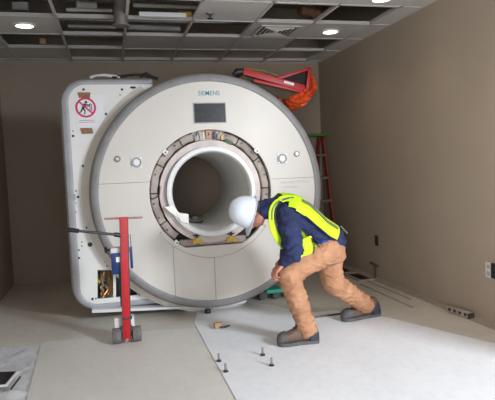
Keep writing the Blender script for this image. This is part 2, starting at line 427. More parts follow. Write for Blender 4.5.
# services above the open cells
def single(name, b, m, label, cat, origin, group=None, **k): return tag(obj(name, b, m, origin=origin, **k), label, cat, group)
pc = P(121, 26, 4.95)
t = thing('conduit_column', 'fat vertical pipe dropping to the ceiling grid above the scanner', 'pipe', (pc.x, pc.y, pc.z))
obj('pipe', B().cyl((pc.x, pc.y, pc.z+.01), (pc.x, pc.y, ZT), .055, n=28), 'duct', t)
obj('end_plate', B().cyl((pc.x, pc.y, pc.z), (pc.x, pc.y, pc.z+.014), .075, n=28), 'duct', t)
single('air_duct', B().box((.6, 5.55, 3.22), (3.3, .42, .3)), 'duct', 'long rectangular metal duct above the open ceiling cells', 'duct', (.6, 5.55, 3.1), bevel=.01)
single('air_duct', B().box((1.88, 4.35, 3.2), (.26, 1.7, .26)), 'rust', 'brown wrapped duct above the open cell beside the air vent', 'duct', (1.88, 4.35, 3.1), bevel=.02)
t = single('round_duct', B().cyl((1.62, 4.8, 2.9), (1.62, 4.8, ZT), .1, n=28), 'duct', 'round flexible duct above the open cell beside the sprinkler', 'duct', (1.62, 4.8, 2.9))
qj = P(20.5, 7, 5.3)
single('junction_box', B().box(qj, (.13, .08, .07)), 'outlet', 'small metal junction box above the upper left open cell', 'junction box', qj, bevel=.005)
single('junction_box', B().box(P(43, 41.5, 6.2), (.06, .06, .06)), 'wood', 'tiny tan junction box above the left dark open cell', 'junction box', P(43, 41.5, 6.2), bevel=.005)
for i, (y, z, lab) in enumerate(((4.62, 2.98, 'nearest horizontal conduit above the open ceiling cells'), (5.0, 3.0, 'second nearest horizontal conduit above the open cells'), (6.0, 2.97, 'horizontal conduit above the dark cells behind the duct'), (6.6, 2.95, 'farthest horizontal conduit near the back wall'))):
    single('conduit', B().tube([(-1.2, y, z), (.4, y+.02, z), (2.0, y-.02, z)], .022, 10), 'duct' if i < 2 else 'steel', lab, 'pipe', (0, y, z), 'conduits above the ceiling grid')
qa, qb = P(139, 14.5, 5.0), P(186, 16, 5.0)
single('strut_channel', B().box(((qa.x+qb.x)/2, 5.0, (qa.z+qb.z)/2), (qb.x-qa.x, .05, .04)), 'white', 'pale metal channel lying above the open cell right of the fat pipe', 'strut', ((qa.x+qb.x)/2, 5.0, qa.z))
qc = P(188, 16.8, 4.9)
single('batten', B().box((qc.x, 5.085, H+.058), (.12, .05, .035)), 'yellow', 'short yellow batten above the open cell left of the sprinkler tile', 'batten', qc)
for x in (-.9, -.2, .5, 1.2, 1.95, 2.5):
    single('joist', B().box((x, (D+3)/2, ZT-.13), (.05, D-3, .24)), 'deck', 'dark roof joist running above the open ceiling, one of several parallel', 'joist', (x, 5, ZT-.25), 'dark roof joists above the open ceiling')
wi = 0
for (x0_, y0_, x1_, y1_, Yd, rad, lab) in ((76, 4, 96, 5.5, 5.4, .035, 'pale duct segment above the open cell left of the fat pipe'), (66, 9.5, 112, 10.5, 5.2, .016, 'thin pale pipe below the duct segment left of the fat pipe'), (133, 5, 196, 7, 5.3, .02, 'thin pale pipe above the white channel right of the fat pipe'), (68, 26, 116, 27, 5.9, .018, 'thin pipe above the second open cell over the sign'), (128, 27, 180, 29, 5.9, .03, 'grey duct above the second open cell over the display'), (300, 10, 318, 14, 5.2, .05, 'brown lagged pipe above the open cell near the right lights')):
    single('service_pipe', B().cyl(P(x0_, y0_, Yd), P(x1_, y1_, Yd+.05), rad, n=14), 'rust' if x0_ == 300 else 'tbar', lab, 'pipe', P(x0_, y0_, Yd))
for x in xs[1:6]:
    for y in (ys[1], ys[3], ys[5]):
        single('hanger_wire', B().cyl((x, y, H+.03), (x, y, ZT), .003, n=6), 'steel', 'thin wire hanging the ceiling grid from the roof deck', 'wire', (x, y, H+.03), 'hanger wires of the ceiling grid')

# ------------------------------------------------------------------ the scanner
CX, CZ = .874, 1.121
YF = 4.79
mri = thing('mri_scanner', 'huge cream round-faced MRI scanner with its covers partly removed', 'MRI scanner', (CX, 5.5, 0))
def fx(px, py, y=YF): p = P(px, py, y); return p.x, p.z
BX, BZ = fx(212, 191.5)
RO = .562
ch = fx(209, 246)[1]
a_ = math.asin((ch-BZ)/RO)
hole = circ(BX, BZ, RO, 90, a_, PI-a_)
me = shape2d(circ(CX, CZ, 1.000, 144), [hole], YF, YF+.05)
cut = []
z1 = fx(125, 183)[1]; cut.append(B().box(((-.2+BX-.45)/2, YF, z1), (BX-.45+.2, .2, .0032)))
z2 = fx(295, 178)[1]; cut.append(B().box(((BX+.45+2)/2, YF, z2), (2-BX-.45, .2, .0032)))
arc = B().lathe_y([(.602, YF-.1), (.605, YF-.1), (.605, YF+.1), (.602, YF+.1)], BX, BZ, 60, PI+.62, 2*PI-.62, closed=True); cut.append(arc)
# short joints from arc to hole
for sgn in (1, -1):
    an = PI+.62 if sgn == 1 else 2*PI-.62
    pa = V((BX+.54*math.cos(an), 0, BZ+.54*math.sin(an))); pb = V((BX+.606*math.cos(an), 0, BZ+.606*math.sin(an))); mid = (pa+pb)/2; d = pb-pa
    cut.append(B().box((mid.x, YF, mid.z), (d.length, .2, .0045), Matrix.Rotation(-math.atan2(d.z, d.x), 3, 'Y')))
for px in (174.5, 215):
    xx = fx(px, 275)[0]; zt = BZ-math.sqrt(.604**2-(xx-BX)**2)
    cut.append(B().box((xx, YF, (zt-.1)/2), (.0032, .2, zt+.1)))
me = boolean(me, cut)
for k, m_ in enumerate(islands(me)):
    bm = bmesh.new(); bm.from_mesh(m_)
    bmesh.ops.remove_doubles(bm, verts=bm.verts, dist=2e-4); bm.to_mesh(m_); bm.free()
    o = link('cover_panel', m_, 'cover', mri)
# backing seen through the panel joints
me = shape2d(circ(CX, CZ, .97, 96), [circ(BX, BZ, RO+.015, 90, a_, PI-a_)], YF+.051, YF+.06); link('cover_backing', me, 'greyink', mri)
# domed grey rim
prof = [(.995, YF-.002), (1.002, YF-.008), (1.014, YF-.010), (1.045, YF-.001), (1.062, YF+.012), (1.073, YF+.035), (1.077, YF+.09), (1.072, YF+.16), (.99, YF+.17), (.99, YF+.05)]
obj('outer_rim', B().lathe_y(prof, CX, CZ, 160, closed=True), 'rim', mri)
# flange behind rim, left half
prof = [(1.05, YF+.13), (1.07, YF+.13), (1.10, YF+.150), (1.145, YF+.176), (1.145, YF+.19), (1.05, YF+.19)]
obj('flange', B().lathe_y(prof, CX, CZ, 100, math.radians(120), math.radians(285), closed=True), 'flange', mri)
# side plate with rounded corners and access openings
YP = YF+.18
Lx = (P(61, 90, YP+.06).x+P(69, 285, YP+.06).x)/2
Tz = P(100, 79, YP+.06).z; Bz = P(100, 309, YP+.06).z
RXE = P(152, 80, YP).x
def rrect(x0, z0, x1, z1, r, n=12):
    o = []
    o += [(x1, z1)]
    for i in range(n+1): a = PI/2+PI/2*i/n; o.append((x0+r+r*math.cos(a), z1-r+r*math.sin(a)))
    for i in range(n+1): a = PI+PI/2*i/n; o.append((x0+r+r*math.cos(a), z0+r+r*math.sin(a)))
    o += [(x1, z0)]
    aa = math.acos((x1-CX)/.95)
    for i in range(25): a = 2*PI-aa-(2*PI-2*aa)*i/24; o.append((CX+.95*math.cos(a), CZ+.95*math.sin(a)))
    return o
outer = rrect(Lx+.075, Bz+.06, RXE, Tz-.055, .15)
def pxpoly(pts, y): return [fx(a, b, y) for a, b in pts]
h1 = pxpoly([(97.5, 270), (113, 270), (113.5, 297.5), (97.5, 299)], YP)
h2 = pxpoly([(116, 269), (122, 268), (136, 283), (138.5, 288), (137.5, 295), (116, 297.5)], YP)
link('side_plate', shape2d(outer, [h1, h2], YP, YP+.02), 'plate', mri)
# rounded grey edge of the back box (stacked rounded outlines)
b = B(); rings = []
for off, y in ((.086, YP+.004), (.072, YP-.006), (.05, YP-.008), (.022, YP+.004), (.006, YP+.03), (0, YP+.07), (0, YP+.30), (.02, YP+.32)):
    pts = rrect(Lx+off, Bz+off*.8, RXE, Tz-off*.72, .23-off*.95, 14)
    rings.append([V((x, y, z)) for x, z in pts])
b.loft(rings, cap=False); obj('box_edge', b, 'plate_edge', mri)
obj('box_back', B().prism_y(rrect(Lx+.02, Bz+.02, RXE, Tz-.02, .2), YP+.29, YP+.30), 'magnet', mri)
# magnet body behind and bore lining
obj('magnet_body', B().lathe_y([(.60, YF+.18), (1.0, YF+.185), (1.0, 6.15), (.93, 6.26), (.46, 6.28), (.46, 6.26), (.56, 6.2), (.58, YF+.2)], CX, CZ, 96, closed=True), 'magnet', mri)
RB = .363
obj('bore_lining', B().lathe_y([(RB+.045, YF+.02), (RB+.04, YF+.0), (RB+.02, YF-.006), (RB+.004, YF+.006), (RB-.003, YF+.04), (RB, YF+.12), (RB, 6.22), (RB+.03, 6.28), (RB+.06, 6.30), (RB+.06, 6.28), (RB+.03, 6.2), (RB+.03, YF+.1)], BX, BZ, 128, closed=True), 'bore', mri)
obj('bore_lip', B().lathe_y([(RB+.047, YF+.03), (RB+.046, YF-.004), (RB+.03, YF-.012), (RB+.01, YF-.010), (RB-.004, YF+.008), (RB-.006, YF+.03)], BX, BZ, 128, closed=True), 'white', mri)
# inner coil ring and outer resin ring, both trimmed flat at the bottom
me_b = B().lathe_y([(.412, YF+.04), (.47, YF+.045), (.472, YF+.12), (.412, YF+.12)], BX, BZ, 128, closed=True)
obj('coil_ring', me_b, 'coil', mri)
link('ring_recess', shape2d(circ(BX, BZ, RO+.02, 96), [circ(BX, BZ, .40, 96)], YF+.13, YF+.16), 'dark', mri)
segs = [(a_+.01, .52), (.54, 1.02), (1.04, 1.33), (1.83, 2.05), (2.07, 2.60), (2.62, 3.22), (3.24, PI-a_-.16-.0), ]
def ringseg(a0, a1, r0=.484, r1=RO-.006):
    n = max(4, int((a1-a0)/.05)); pts = [(BX+r1*math.cos(a0+(a1-a0)*i/n), max(ch+.012, BZ+r1*math.sin(a0+(a1-a0)*i/n))) for i in range(n+1)]
    pts += [(BX+r0*math.cos(a1-(a1-a0)*i/n), max(ch+.012, BZ+r0*math.sin(a1-(a1-a0)*i/n))) for i in range(n+1)]
    return pts
for a0, a1 in ((-.55, .0), (.02, .55), (.57, 1.02), (1.04, 1.36), (1.80, 2.08), (2.10, 2.62), (2.64, 3.12), (3.14, 3.66), (3.68, 4.0)):
    n = max(4, int((a1-a0)/.04)); rr = []
    for i in range(n+1):
        a = a0+(a1-a0)*i/n; ring = []
        for r, y in ((.486, YF+.10), (.486, YF+.055), (.495, YF+.045), (RO-.02, YF+.04), (RO-.008, YF+.05), (RO-.008, YF+.10)):
            wob = 1+.006*math.sin(a*23)
            ring.append(V((BX+r*math.cos(a)*wob, y, max(ch+.006, BZ+r*math.sin(a)*wob))))
        rr.append(ring)
    obj('ring_segment', B().loft(rr), 'resin', mri)
# flat cross ledge along the bottom
zb0 = ch+.004
obj('bottom_ledge', B().box((BX, YF+.08, zb0+.032), (.62, .07, .062)), 'resin', mri, bevel=.006)
for a in (.25, .5, .95, 2.2, 2.45, 2.8, 3.3, 3.55, 3.8, -.25, -.1, 1.25):
    c = V((BX+.53*math.cos(a), YF+.04, BZ+.53*math.sin(a)))
    if c.z > ch+.02: obj('bolt', B().cyl(c, c-V((0, .012, 0)), .009, n=6), 'darksteel', mri)
# white clip brackets at the opening's diagonals
for px, py in ((165, 152), (256.5, 150.5), (176.5, 242.5)):
    x, z = fx(px, py); o = obj('clip', B().box((x, YF-.006, z), (.045, .014, .04), Matrix.Rotation(.7, 3, 'Y')), 'white', mri, bevel=.004)
    obj('screw', B().cyl((x+.004, YF-.013, z-.004), (x+.004, YF-.018, z-.004), .008, n=12), 'darksteel', o)
# yellow bottom brackets
for px, py in ((197, 241.5), (231, 239.5)):
    x, z = fx(px, py, YF+.03); b = B()
    b.box((x, YF+.03, z), (.085, .03, .03)); b.box((x, YF+.028, z+.022), (.035, .035, .03)); b.box((x-.032, YF+.02, z-.008), (.02, .035, .028)); b.box((x+.032, YF+.02, z-.008), (.02, .035, .028))
    o = obj('bracket', b, 'yellow', mri, bevel=.003, label='yellow bracket under the bore')
    obj('bolt', B().cyl((x, YF+.03, z+.03), (x, YF+.03, z+.075), .012, n=10), 'black', o)
    obj('clamp_bar', B().box((x, YF+.035, z+.055), (.07, .014, .012)), 'black', o)
# white ledge fitting on the lip, lower left
b = B(); b.prism_y([fx(*q) for q in ((176.5, 212.5), (188, 214), (188.5, 223.5), (180, 221.5))], YF-.03, YF+.06)
b.prism_y([fx(*q) for q in ((164, 207), (171.5, 205.5), (176, 209.5), (180, 213.5), (178, 218), (171, 213))], YF-.022, YF+.05)
obj('lip_bracket', b, 'bore', mri, bevel=.004, label='white bracket on the bore lip')
# top wiring tray
x, z = fx(209, 134)
b = B().box((x, YF+.07, z-.005), (.30, .05, .09)); obj('wiring_tray', b, 'resin', mri, bevel=.004)
for dx, w, m_, hh in ((-.11, .04, 'duct', .06), (-.07, .03, 'plate_edge', .07), (-.045, .012, 'white', .07), (0, .05, 'wood', .07), (.055, .025, 'blueplastic', .06), (.09, .03, 'duct', .05), (.125, .02, 'yellow', .05)):
    obj('connector', B().box((x+dx, YF+.035, z-abs(dx)*.25), (w, .03, hh), Matrix.Rotation(dx*1.3, 3, 'Y')), m_, mri, bevel=.003)
x2, z2_ = fx(229.5, 141.5); obj('circuit_board', B().box((x2, YF+.04, z2_), (.075, .012, .035), Matrix.Rotation(.45, 3, 'Y')), 'greenpcb', mri, bevel=.002)
for k in range(5):
    xa = x-.12+.055*k
    obj('wire', B().tube([(xa, YF+.03, z-.03), (xa+.01, YF+.015, z), (xa+.02, YF+.03, z+.03)], .004, 6), ['black', 'yellow', 'blueplastic', 'copper', 'white'][k], mri)
# black cable loop on ring, left
obj('cable', B().tube([P(a, c_, YF+.03) for a, c_ in ((150, 188), (148.8, 193), (149.5, 197.5), (153, 199), (157, 197), (159.5, 194), (160, 186))], .0055, 8), 'black', mri, label='black cable looped at the left of the ring')
for ang in (1.45, 2.3):
    obj('cable', B().tube([(BX+.478*math.cos(ang-.35+.7*i/9), YF+.055, BZ+.478*math.sin(ang-.35+.7*i/9)) for i in range(10)], .006, 6), 'black', mri)
# round fittings on the face
def fitting(px, py, r, big):
    x, z = fx(px, py)
    o = obj('face_fitting', B().lathe_y([(0, YF-.018), (r*.55, YF-.018), (r*.62, YF-.010), (r*.75, YF-.010), (r*.85, YF-.02), (r, YF-.014), (r, YF+.003), (0, YF+.003)], x, z, 40), 'white' if big else 'steel', mri)
    if big:
        for k in range(4):
            a = PI/4+k*PI/2; obj('screw', B().box((x+r*1.12*math.cos(a), YF-.006, z+r*1.12*math.sin(a)), (.018, .012, .018), Matrix.Rotation(-a, 3, 'Y')), 'white', o)
        obj('ring', B().lathe_y([(r*.66, YF-.013), (r*.88, YF-.021), (r*.95, YF-.018), (r*.66, YF-.009)], x, z, 32, closed=True), 'greyink', o)
fitting(136.5, 162.5, .046, True); fitting(117.5, 159, .026, False); fitting(282, 158.5, .046, True); fitting(296.5, 154, .026, False)
# display, lettering
x0, z0 = fx(194.5, 123); x1, z1_ = fx(225, 103.2)
obj('display_bezel', B().box(((x0+x1)/2, YF-.002, (z0+z1_)/2), (x1-x0+.012, .012, z1_-z0+.012)), 'greyink', mri, bevel=.002)
obj('display', B().box(((x0+x1)/2, YF-.006, (z0+z1_)/2), (x1-x0-.004, .010, z1_-z0-.004)), 'screen', mri)
xa, za = fx(198, 93.2); xb, _ = fx(219.5, 93.2)
text('lettering', 'SIEMENS', xa, xb, za, YF-.0008, 'teal', mri, bold=.004, xs=1.1)
xa, za = fx(281, 182.6); xb, _ = fx(309, 182)
text('lettering', 'MAGNETOM Trio', xa, xb, za, YF-.0008, 'greyink', mri, xs=.95)
text('lettering', 'A Tim System', xa, xa+.16, za-.045, YF-.0008, 'greyink', mri)
# label plate above lettering line
# holes in the side plate
for px, py, r in ((83.5, 89.5, .011), (122, 89.5, .011), (120, 95, .006), (106, 114, .011), (73, 131, .006), (73, 136, .011), (83, 166, .011), (76, 191, .007), (78, 197, .012), (76, 203, .005), (76, 212, .005), (87, 227.5, .011), (82, 242, .006), (82, 246, .006), (79, 250, .008), (79, 258, .010), (90, 244.5, .021), (105, 262, .008), (107.5, 265.5, .012), (92.5, 299, .011), (96, 298.5, .007), (139.5, 294.5, .01)):
    x, z = fx(px, py, YP); obj('plug', B().cyl((x, YP+.002, z), (x, YP-.003, z), r, n=16), 'black', mri)
x, z = fx(133, 87.5, YP); obj('plug', B().sph((x, YP, z), .02, sc=(1.4, .25, .55)), 'black', mri)
x, z = fx(74.3, 197, YP); obj('latch', B().box((x, YP-.004, z), (.026, .014, .05)), 'greyink', mri, bevel=.003)
# access bay contents
obj('bay_back', B().prism_y([fx(94, 267, YP+.1), fx(140, 267, YP+.1), fx(140, 302, YP+.1), fx(94, 302, YP+.1)], YP+.14, YP+.15), 'resin', mri)
for k in range(12):
    x, z = fx(98+random.random()*15, 271+random.random()*4, YP+.07); pts = []
    for j in range(7): pts.append((x+random.uniform(-.03, .03), YP+.04+random.uniform(0, .07), z-.036*j))
    obj('wire', B().tube(pts, random.choice((.005, .007, .01)), 7), random.choice(('olive', 'copper', 'black', 'steel', 'yellow', 'rust')), mri)
x, z = fx(126, 285, YP+.08); obj('pump_block', B().box((x, YP+.1, z), (.18, .05, .2)), 'black', mri, bevel=.01)
# bottom rails
p0, p1 = P(92, 310.5, YP-.02), P(198, 306.5, YP-.02)
obj('bottom_rail', B().prism_y([(p0.x, p0.z-.014), (p1.x, p1.z-.006), (p1.x, p1.z+.014), (p0.x, p0.z+.014)], YP-.06, YP+.12), 'white', mri, bevel=.004)
p0, p1 = P(231, 303.5, YP-.08), P(246, 300.5, YP-.08)
obj('bottom_rail', B().prism_y([(p0.x, p0.z-.014), (p1.x, p1.z-.014), (p1.x, p1.z+.012), (p0.x, p0.z+.012)], YP-.1, YP+.12), 'white', mri, bevel=.004)
for x in (CX-.42, CX+.15):
    for y in (5.2, 6.0): obj('foot', B().box((x, y, .14), (.22, .25, .28)), 'darksteel', mri, bevel=.01)
# warning sign + tape
YS = YP-.001
x0, z0 = fx(77.5, 129, YS); x1, z1_ = fx(103, 95, YS)
sg = obj('warning_sign', B().box(((x0+x1)/2, YS-.001, (z0+z1_)/2), (x1-x0, .002, z1_-z0)), 'paper', mri, smooth=False, label='white paper warning sign taped to the side plate')
cx_, cz_ = fx(85.8, 107.6, YS)
R_ = .088
me = shape2d(circ(cx_, cz_, R_, 48), [circ(cx_, cz_, R_-.017, 48)], YS-.004, YS-.002); link('prohibition_ring', me, 'magenta', sg)
obj('prohibition_bar', B().box((cx_, YS-.0044, cz_), (2*R_-.02, .0015, .014), Matrix.Rotation(.76, 3, 'Y')), 'magenta', sg, smooth=False)
b = B(); y0_, y1_ = YS-.0035, YS-.002
def bar(ax, az, bx, bz, w):
    d = V((bx-ax, 0, bz-az)); n_ = V((-d.z, 0, d.x)).normalized()*w/2
    b.prism_y([(cx_+ax+n_.x, cz_+az+n_.z), (cx_+bx+n_.x, cz_+bz+n_.z), (cx_+bx-n_.x, cz_+bz-n_.z), (cx_+ax-n_.x, cz_+az-n_.z)], y0_, y1_)
b.prism_y(circ(cx_+.004, cz_+.047, .012, 16), y0_, y1_)
bar(-.004, .034, -.026, -.008, .024); bar(-.002, .026, .034, .022, .010); bar(-.008, .012, .03, .012, .008)
bar(-.026, -.006, -.006, -.03, .013); bar(-.006, -.03, -.014, -.06, .010); bar(-.028, -.008, -.046, -.04, .012); bar(-.046, -.04, -.056, -.044, .009)
bar(.036, .03, .036, -.036, .006); bar(.036, .03, .05, .03, .006); bar(.05, .03, .05, -.03, .006)
obj('pictogram', b, 'ink', sg, smooth=False)
for i, (dz, m_, w) in enumerate(((-.112, 'teal', .13), (-.128, 'magenta', .14))):
    obj('small_print', B().box((cx_+.002, YS-.003, cz_+dz), (w, .0015, .004)), m_, sg, smooth=False)
for pts in (((77.5, 92.5), (90.5, 92.5), (90, 98.5), (79, 98)), ((80, 128), (92, 128), (93.5, 133.5), (82, 134))):
    obj('tape_piece', B().prism_y([fx(a, c_, YS) for a, c_ in pts], YS-.006, YS-.004), 'tape', mri, smooth=False)
# bits on the plate's top edge
for pts, r, m_ in ((((90, 77.5), (96, 76), (104, 75), (112, 76), (120, 77)), .014, 'white'), (((92, 77), (100, 76.5), (108, 77.5)), .012, 'duct'), (((112, 77), (125, 76), (135, 74.5), (150, 76.5)), .014, 'black'), (((128, 77), (134, 72.5), (136, 76)), .008, 'copper'), (((140, 77), (146, 73.5), (152, 77), (158, 79)), .016, 'black')):
    obj('cable', B().tube([P(a, c_, YP+.15) for a, c_ in pts], r, 8), m_, mri)
# small cable lying in the bore
q = V((BX-.10, 5.6, BZ-RB)); 
cb = single('test_lead', B().tube([(BX-.2, 5.45, BZ-.29), (BX-.1, 5.5, BZ-.337), (BX, 5.55, BZ-.352), (BX+.05, 5.7, BZ-.349)], .007, 8), 'black', 'short black lead lying inside the bore', 'cable', (BX-.1, 5.5, BZ-.34))
single('sensor_puck', B().lathe_y([(0, 5.58), (.03, 5.58), (.034, 5.6), (.034, 5.64), (0, 5.645)], BX-.05, BZ-.312, 20), 'darksteel', 'small dark puck on the floor of the bore', 'sensor', (BX-.05, 5.6, BZ-.34))

# ------------------------------------------------------------------ red lifting jack
jb = FL(125.5, 343); JX, JY = jb.x+.01, jb.y
jack = thing('lifting_jack', 'red wheeled lifting jack post with long black-gripped lever beside the scanner', 'jack', (JX, JY, 0))
def J(px, py, dy=0): return P(px, py, JY+dy)
t_, b_ = J(123.6, 217), J(127.2, 343)
d = (t_-b_)
obj('post', B().loft([[c+V((sx*.029, sy*.02, 0)) for sx, sy in ((-1, -1), (1, -1), (1, 1), (-1, 1))] for c in (V((b_.x, JY, .03)), V((t_.x, JY, t_.z)))]), 'red', jack, bevel=.004)
for s in (-1, 1):
    obj('post_edge', B().loft([[c+V((s*.0305+sx*.003, sy*.022, 0)) for sx, sy in ((-1, -1), (1, -1), (1, 1), (-1, 1))] for c in (V((b_.x, JY, .04)), V((t_.x, JY, t_.z-.005)))]), 'darksteel', jack)
obj('cross_handle', B().cyl(J(104, 218.8), J(142.5, 217.5), .0085, n=14), 'redworn', jack)
l0, l1, l2, l3 = J(62.5, 229, -.05), J(79, 231, -.05), J(115, 234.5, -.02), J(122, 235.6, 0)
lv = obj('lever', B().cyl(l1, l2, .010, .011, n=14), 'darksteel', jack)
obj('grip', B().tube([l0, l0+(l1-l0)*.1, l1], [.013, .018, .017], 14), 'black', lv)
obj('socket', B().cyl(l2-(l3-l2)*.05, l3+V((0, 0, 0)), .018, n=14), 'black', lv)
# hydraulic cylinder behind post
c0 = J(121.5, 273, .05); c1 = J(121, 249, .05)
hy = obj('hydraulic_unit', B().box((c0.x-.012, JY+.05, (c0.z+c1.z)/2-.01), (.12, .10, c1.z-c0.z-.02)), 'blueplastic', jack, bevel=.012)
obj('cap', B().box((c0.x-.012, JY+.05, c1.z-.005), (.125, .09, .045)), 'outlet', hy, bevel=.01)
obj('label_plate', B().box((J(118, 259.5).x, JY-.003, J(118, 259.5).z), (.03, .004, .04)), 'paper', hy)
obj('side_block', B().box((J(131.5, 258).x, JY+.05, J(131.5, 258).z), (.02, .08, .17)), 'blueplastic', hy, bevel=.004)
obj('valve_knob', B().tube([J(104.5, 250.5, .03), J(107, 250, .03), J(107.5, 250, .03), J(115, 249.5, .03)], [.022, .028, .010, .010], 12), 'black', hy)
obj('ram', B().cyl((c0.x, JY+.05, .28), (c0.x, JY+.05, c0.z+.02), .022, n=16), 'darksteel', jack)
obj('ram', B().cyl((J(129, 240).x, JY+.03, J(129, 240).z-.1), (J(129, 240).x, JY+.03, J(129, 235).z), .016, n=16), 'steel', jack)
g = J(124.5, 324, .06)
obj('base_block', B().box((g.x, JY+.06, g.z+.0), (.155, .09, .13)), 'outlet', jack, bevel=.008)
obj('collar', B().box((J(127, 318).x, JY, J(127, 318).z), (.078, .055, .012)), 'darksteel', jack, bevel=.002)
obj('axle', B().cyl((JX-.10, JY+.01, .062), (JX+.12, JY+.01, .062), .014, n=14), 'darksteel', jack)
for x0_, x1_ in ((JX-.105, JX-.04), (JX+.05, JX+.115)):
    w = B()
    w.cyl((x0_, JY+.01, .062), (x1_, JY+.01, .062), .061, n=28)
    wo = obj('wheel', w, 'rubber', jack, bevel=.006)
    obj('hub', B().cyl((x0_-.003, JY+.01, .062), (x1_+.003, JY+.01, .062), .025, n=16), 'steel', wo)
for x in (JX-.035, JX+.045):
    obj('fork', B().box((x, JY+.015, .085), (.01, .07, .10)), 'darksteel', jack, bevel=.002)
obj('toe_bolt', B().cyl((b_.x, JY-.02, .03), (b_.x, JY-.034, .03), .014, n=6), 'redworn', jack)

# ------------------------------------------------------------------ small things on the floor
def anchor(px, py, lab):
    p = FL(px, py, .005); t = thing('anchor_bolt', lab, 'bolt', (p.x, p.y, .005), 'anchor bolts standing in the floor')
    obj('washer', B().cyl((p.x, p.y, .005), (p.x, p.y, .009), .018, n=24), 'darksteel', t)
    obj('nut', B().cyl((p.x, p.y, .009), (p.x, p.y, .019), .013, n=6), 'darksteel', t)
    obj('stud', B().cyl((p.x, p.y, .009), (p.x, p.y, .060), .0075, n=14), 'duct', t)
anchor(219, 361.2, 'steel anchor bolt at far left of the four on the sheet')
anchor(225.8, 371.7, 'steel anchor bolt nearest the sheet corner, lowest on the left')
anchor(262.8, 355.3, 'steel anchor bolt farthest back, nearest the front boot')
anchor(271.7, 365.7, 'steel anchor bolt lowest on the right of the four')
p = FL(218, 328, .005)
t = thing('mallet', 'small wooden block with dark handle lying on the sheet before the scanner', 'tool', (p.x, p.y, .005))
obj('block', B().box((p.x, p.y, .029), (.06, .035, .046), Matrix.Rotation(.2, 3, 'Z')), 'wood', t, bevel=.004)
obj('handle', B().tube([(p.x+.01, p.y-.02, .014), (p.x+.06, p.y-.02, .014), (p.x+.1, p.y-.005, .018)], [.007, .008, .006], 10), 'black', t)
obj('tip', B().cyl((p.x-.02, p.y-.01, .012), (p.x-.065, p.y-.0, .012), .005, n=8), 'steel', t)
p = FL(207.8, 313, .005)
single('rubber_foot_pad', B().cyl((p.x, p.y, .005), (p.x, p.y, .042), .03, .026, n=20), 'black', 'small black round pad on the floor under the scanner', 'pad', (p.x, p.y, .005), bevel=.003)
p0, p1 = FL(311, 317.5, .012), FL(341, 313.8, .012)
single('steel_bar', B().cyl((p0.x, p0.y, .0125), (p1.x, p1.y, .0125), .0075, n=10), 'black', 'thin black bar lying on the floor behind the front boot', 'bar', (p0.x, p0.y, .005))
# machinery skate under right of scanner
sk = thing('machinery_skate', 'black machinery skate with green top plate under the right of the scanner', 'skate', (1.50, 5.15, .005))
pk = P(275, 291.5, 5.05)
sx = pk.x
obj('deck', B().box((sx, 5.15, pk.z), (.17, .2, .035)), 'teal_paint', sk, bevel=.006)
obj('body', B().box((sx+.02, 5.15, (pk.z-.02+.085)/2), (.42, .18, pk.z-.02-.085)), 'black', sk, bevel=.01)
for dx in (-.14, 0, .14): obj('roller', B().cyl((sx+.02+dx, 5.06, .045), (sx+.02+dx, 5.24, .045), .04, n=20), 'darksteel', sk)

# junction strip by right wall
p0, p1 = FL(449, 312, 0), FL(471, 319.5, 0)
mid = (p0+p1)/2; dv = (p1-p0); ang = math.atan2(dv.y, dv.x)
t = thing('channel_strip', 'short pale slotted strip lying on the floor against the right wall', 'strip', (mid.x, mid.y, 0))
Rz = Matrix.Rotation(ang, 3, 'Z')
obj('body', B().box((mid.x, mid.y, .034), (dv.length, .05, .042), Rz), 'leadstrip', t, bevel=.004)
for k in range(4):
    c = mid+Rz @ V((dv.length*(-.36+.24*k), 0, 0)); n_ = Rz @ V((0, -1, 0))
    cc = c+n_*.026; obj('slot', B().box((cc.x, cc.y, .036), (.028, .004, .024), Rz), 'black', t)
obj('end_cap', B().box((p1.x, p1.y, .03), (.02, .055, .045), Rz), 'darksteel', t, bevel=.003)

# wall outlets / stub pipe
def outlet(px, py, w, h, m_, lab, name='outlet_plate'):
    p = PX(px, py); t = thing(name, lab, 'wall outlet', (XR, p.y, p.z))
    obj('plate', B().box((XR-.005, p.y, p.z), (.01, w, h)), m_, t, bevel=.002)
    for s in (-1, 1): obj('socket', B().box((XR-.011, p.y, p.z+s*h*.22), (.003, w*.45, h*.26)), 'black' if m_ != 'outlet' else 'greyink', t, bevel=.0008)
outlet(377, 240.5, .07, .115, 'brownplate', 'small dark outlet on the right wall above the stub pipe')
outlet(489.6, 270, .08, .125, 'outlet', 'white double outlet on the right wall at the picture edge')
p = PX(495.5, 271); single('outlet_box', B().box((XR-.01, p.y, p.z), (.02, .06, .12)), 'black', 'black box beside the white outlet at the picture edge', 'outlet box', (XR, p.y, p.z), bevel=.002)
q = FL(380.5, 279); q.x = min(q.x, XR-.06)
t = thing('stub_pipe', 'thin dark stub pipe with tilted handle standing by the right wall', 'pipe', (q.x, q.y, .012))
obj('pipe', B().cyl((q.x, q.y, .012), (q.x, q.y, .16), .011, n=12), 'brownplate', t)
obj('handle', B().cyl((q.x-.06, q.y-.01, .20), (q.x+.035, q.y+.0, .145), .014, n=12), 'brownplate', t)

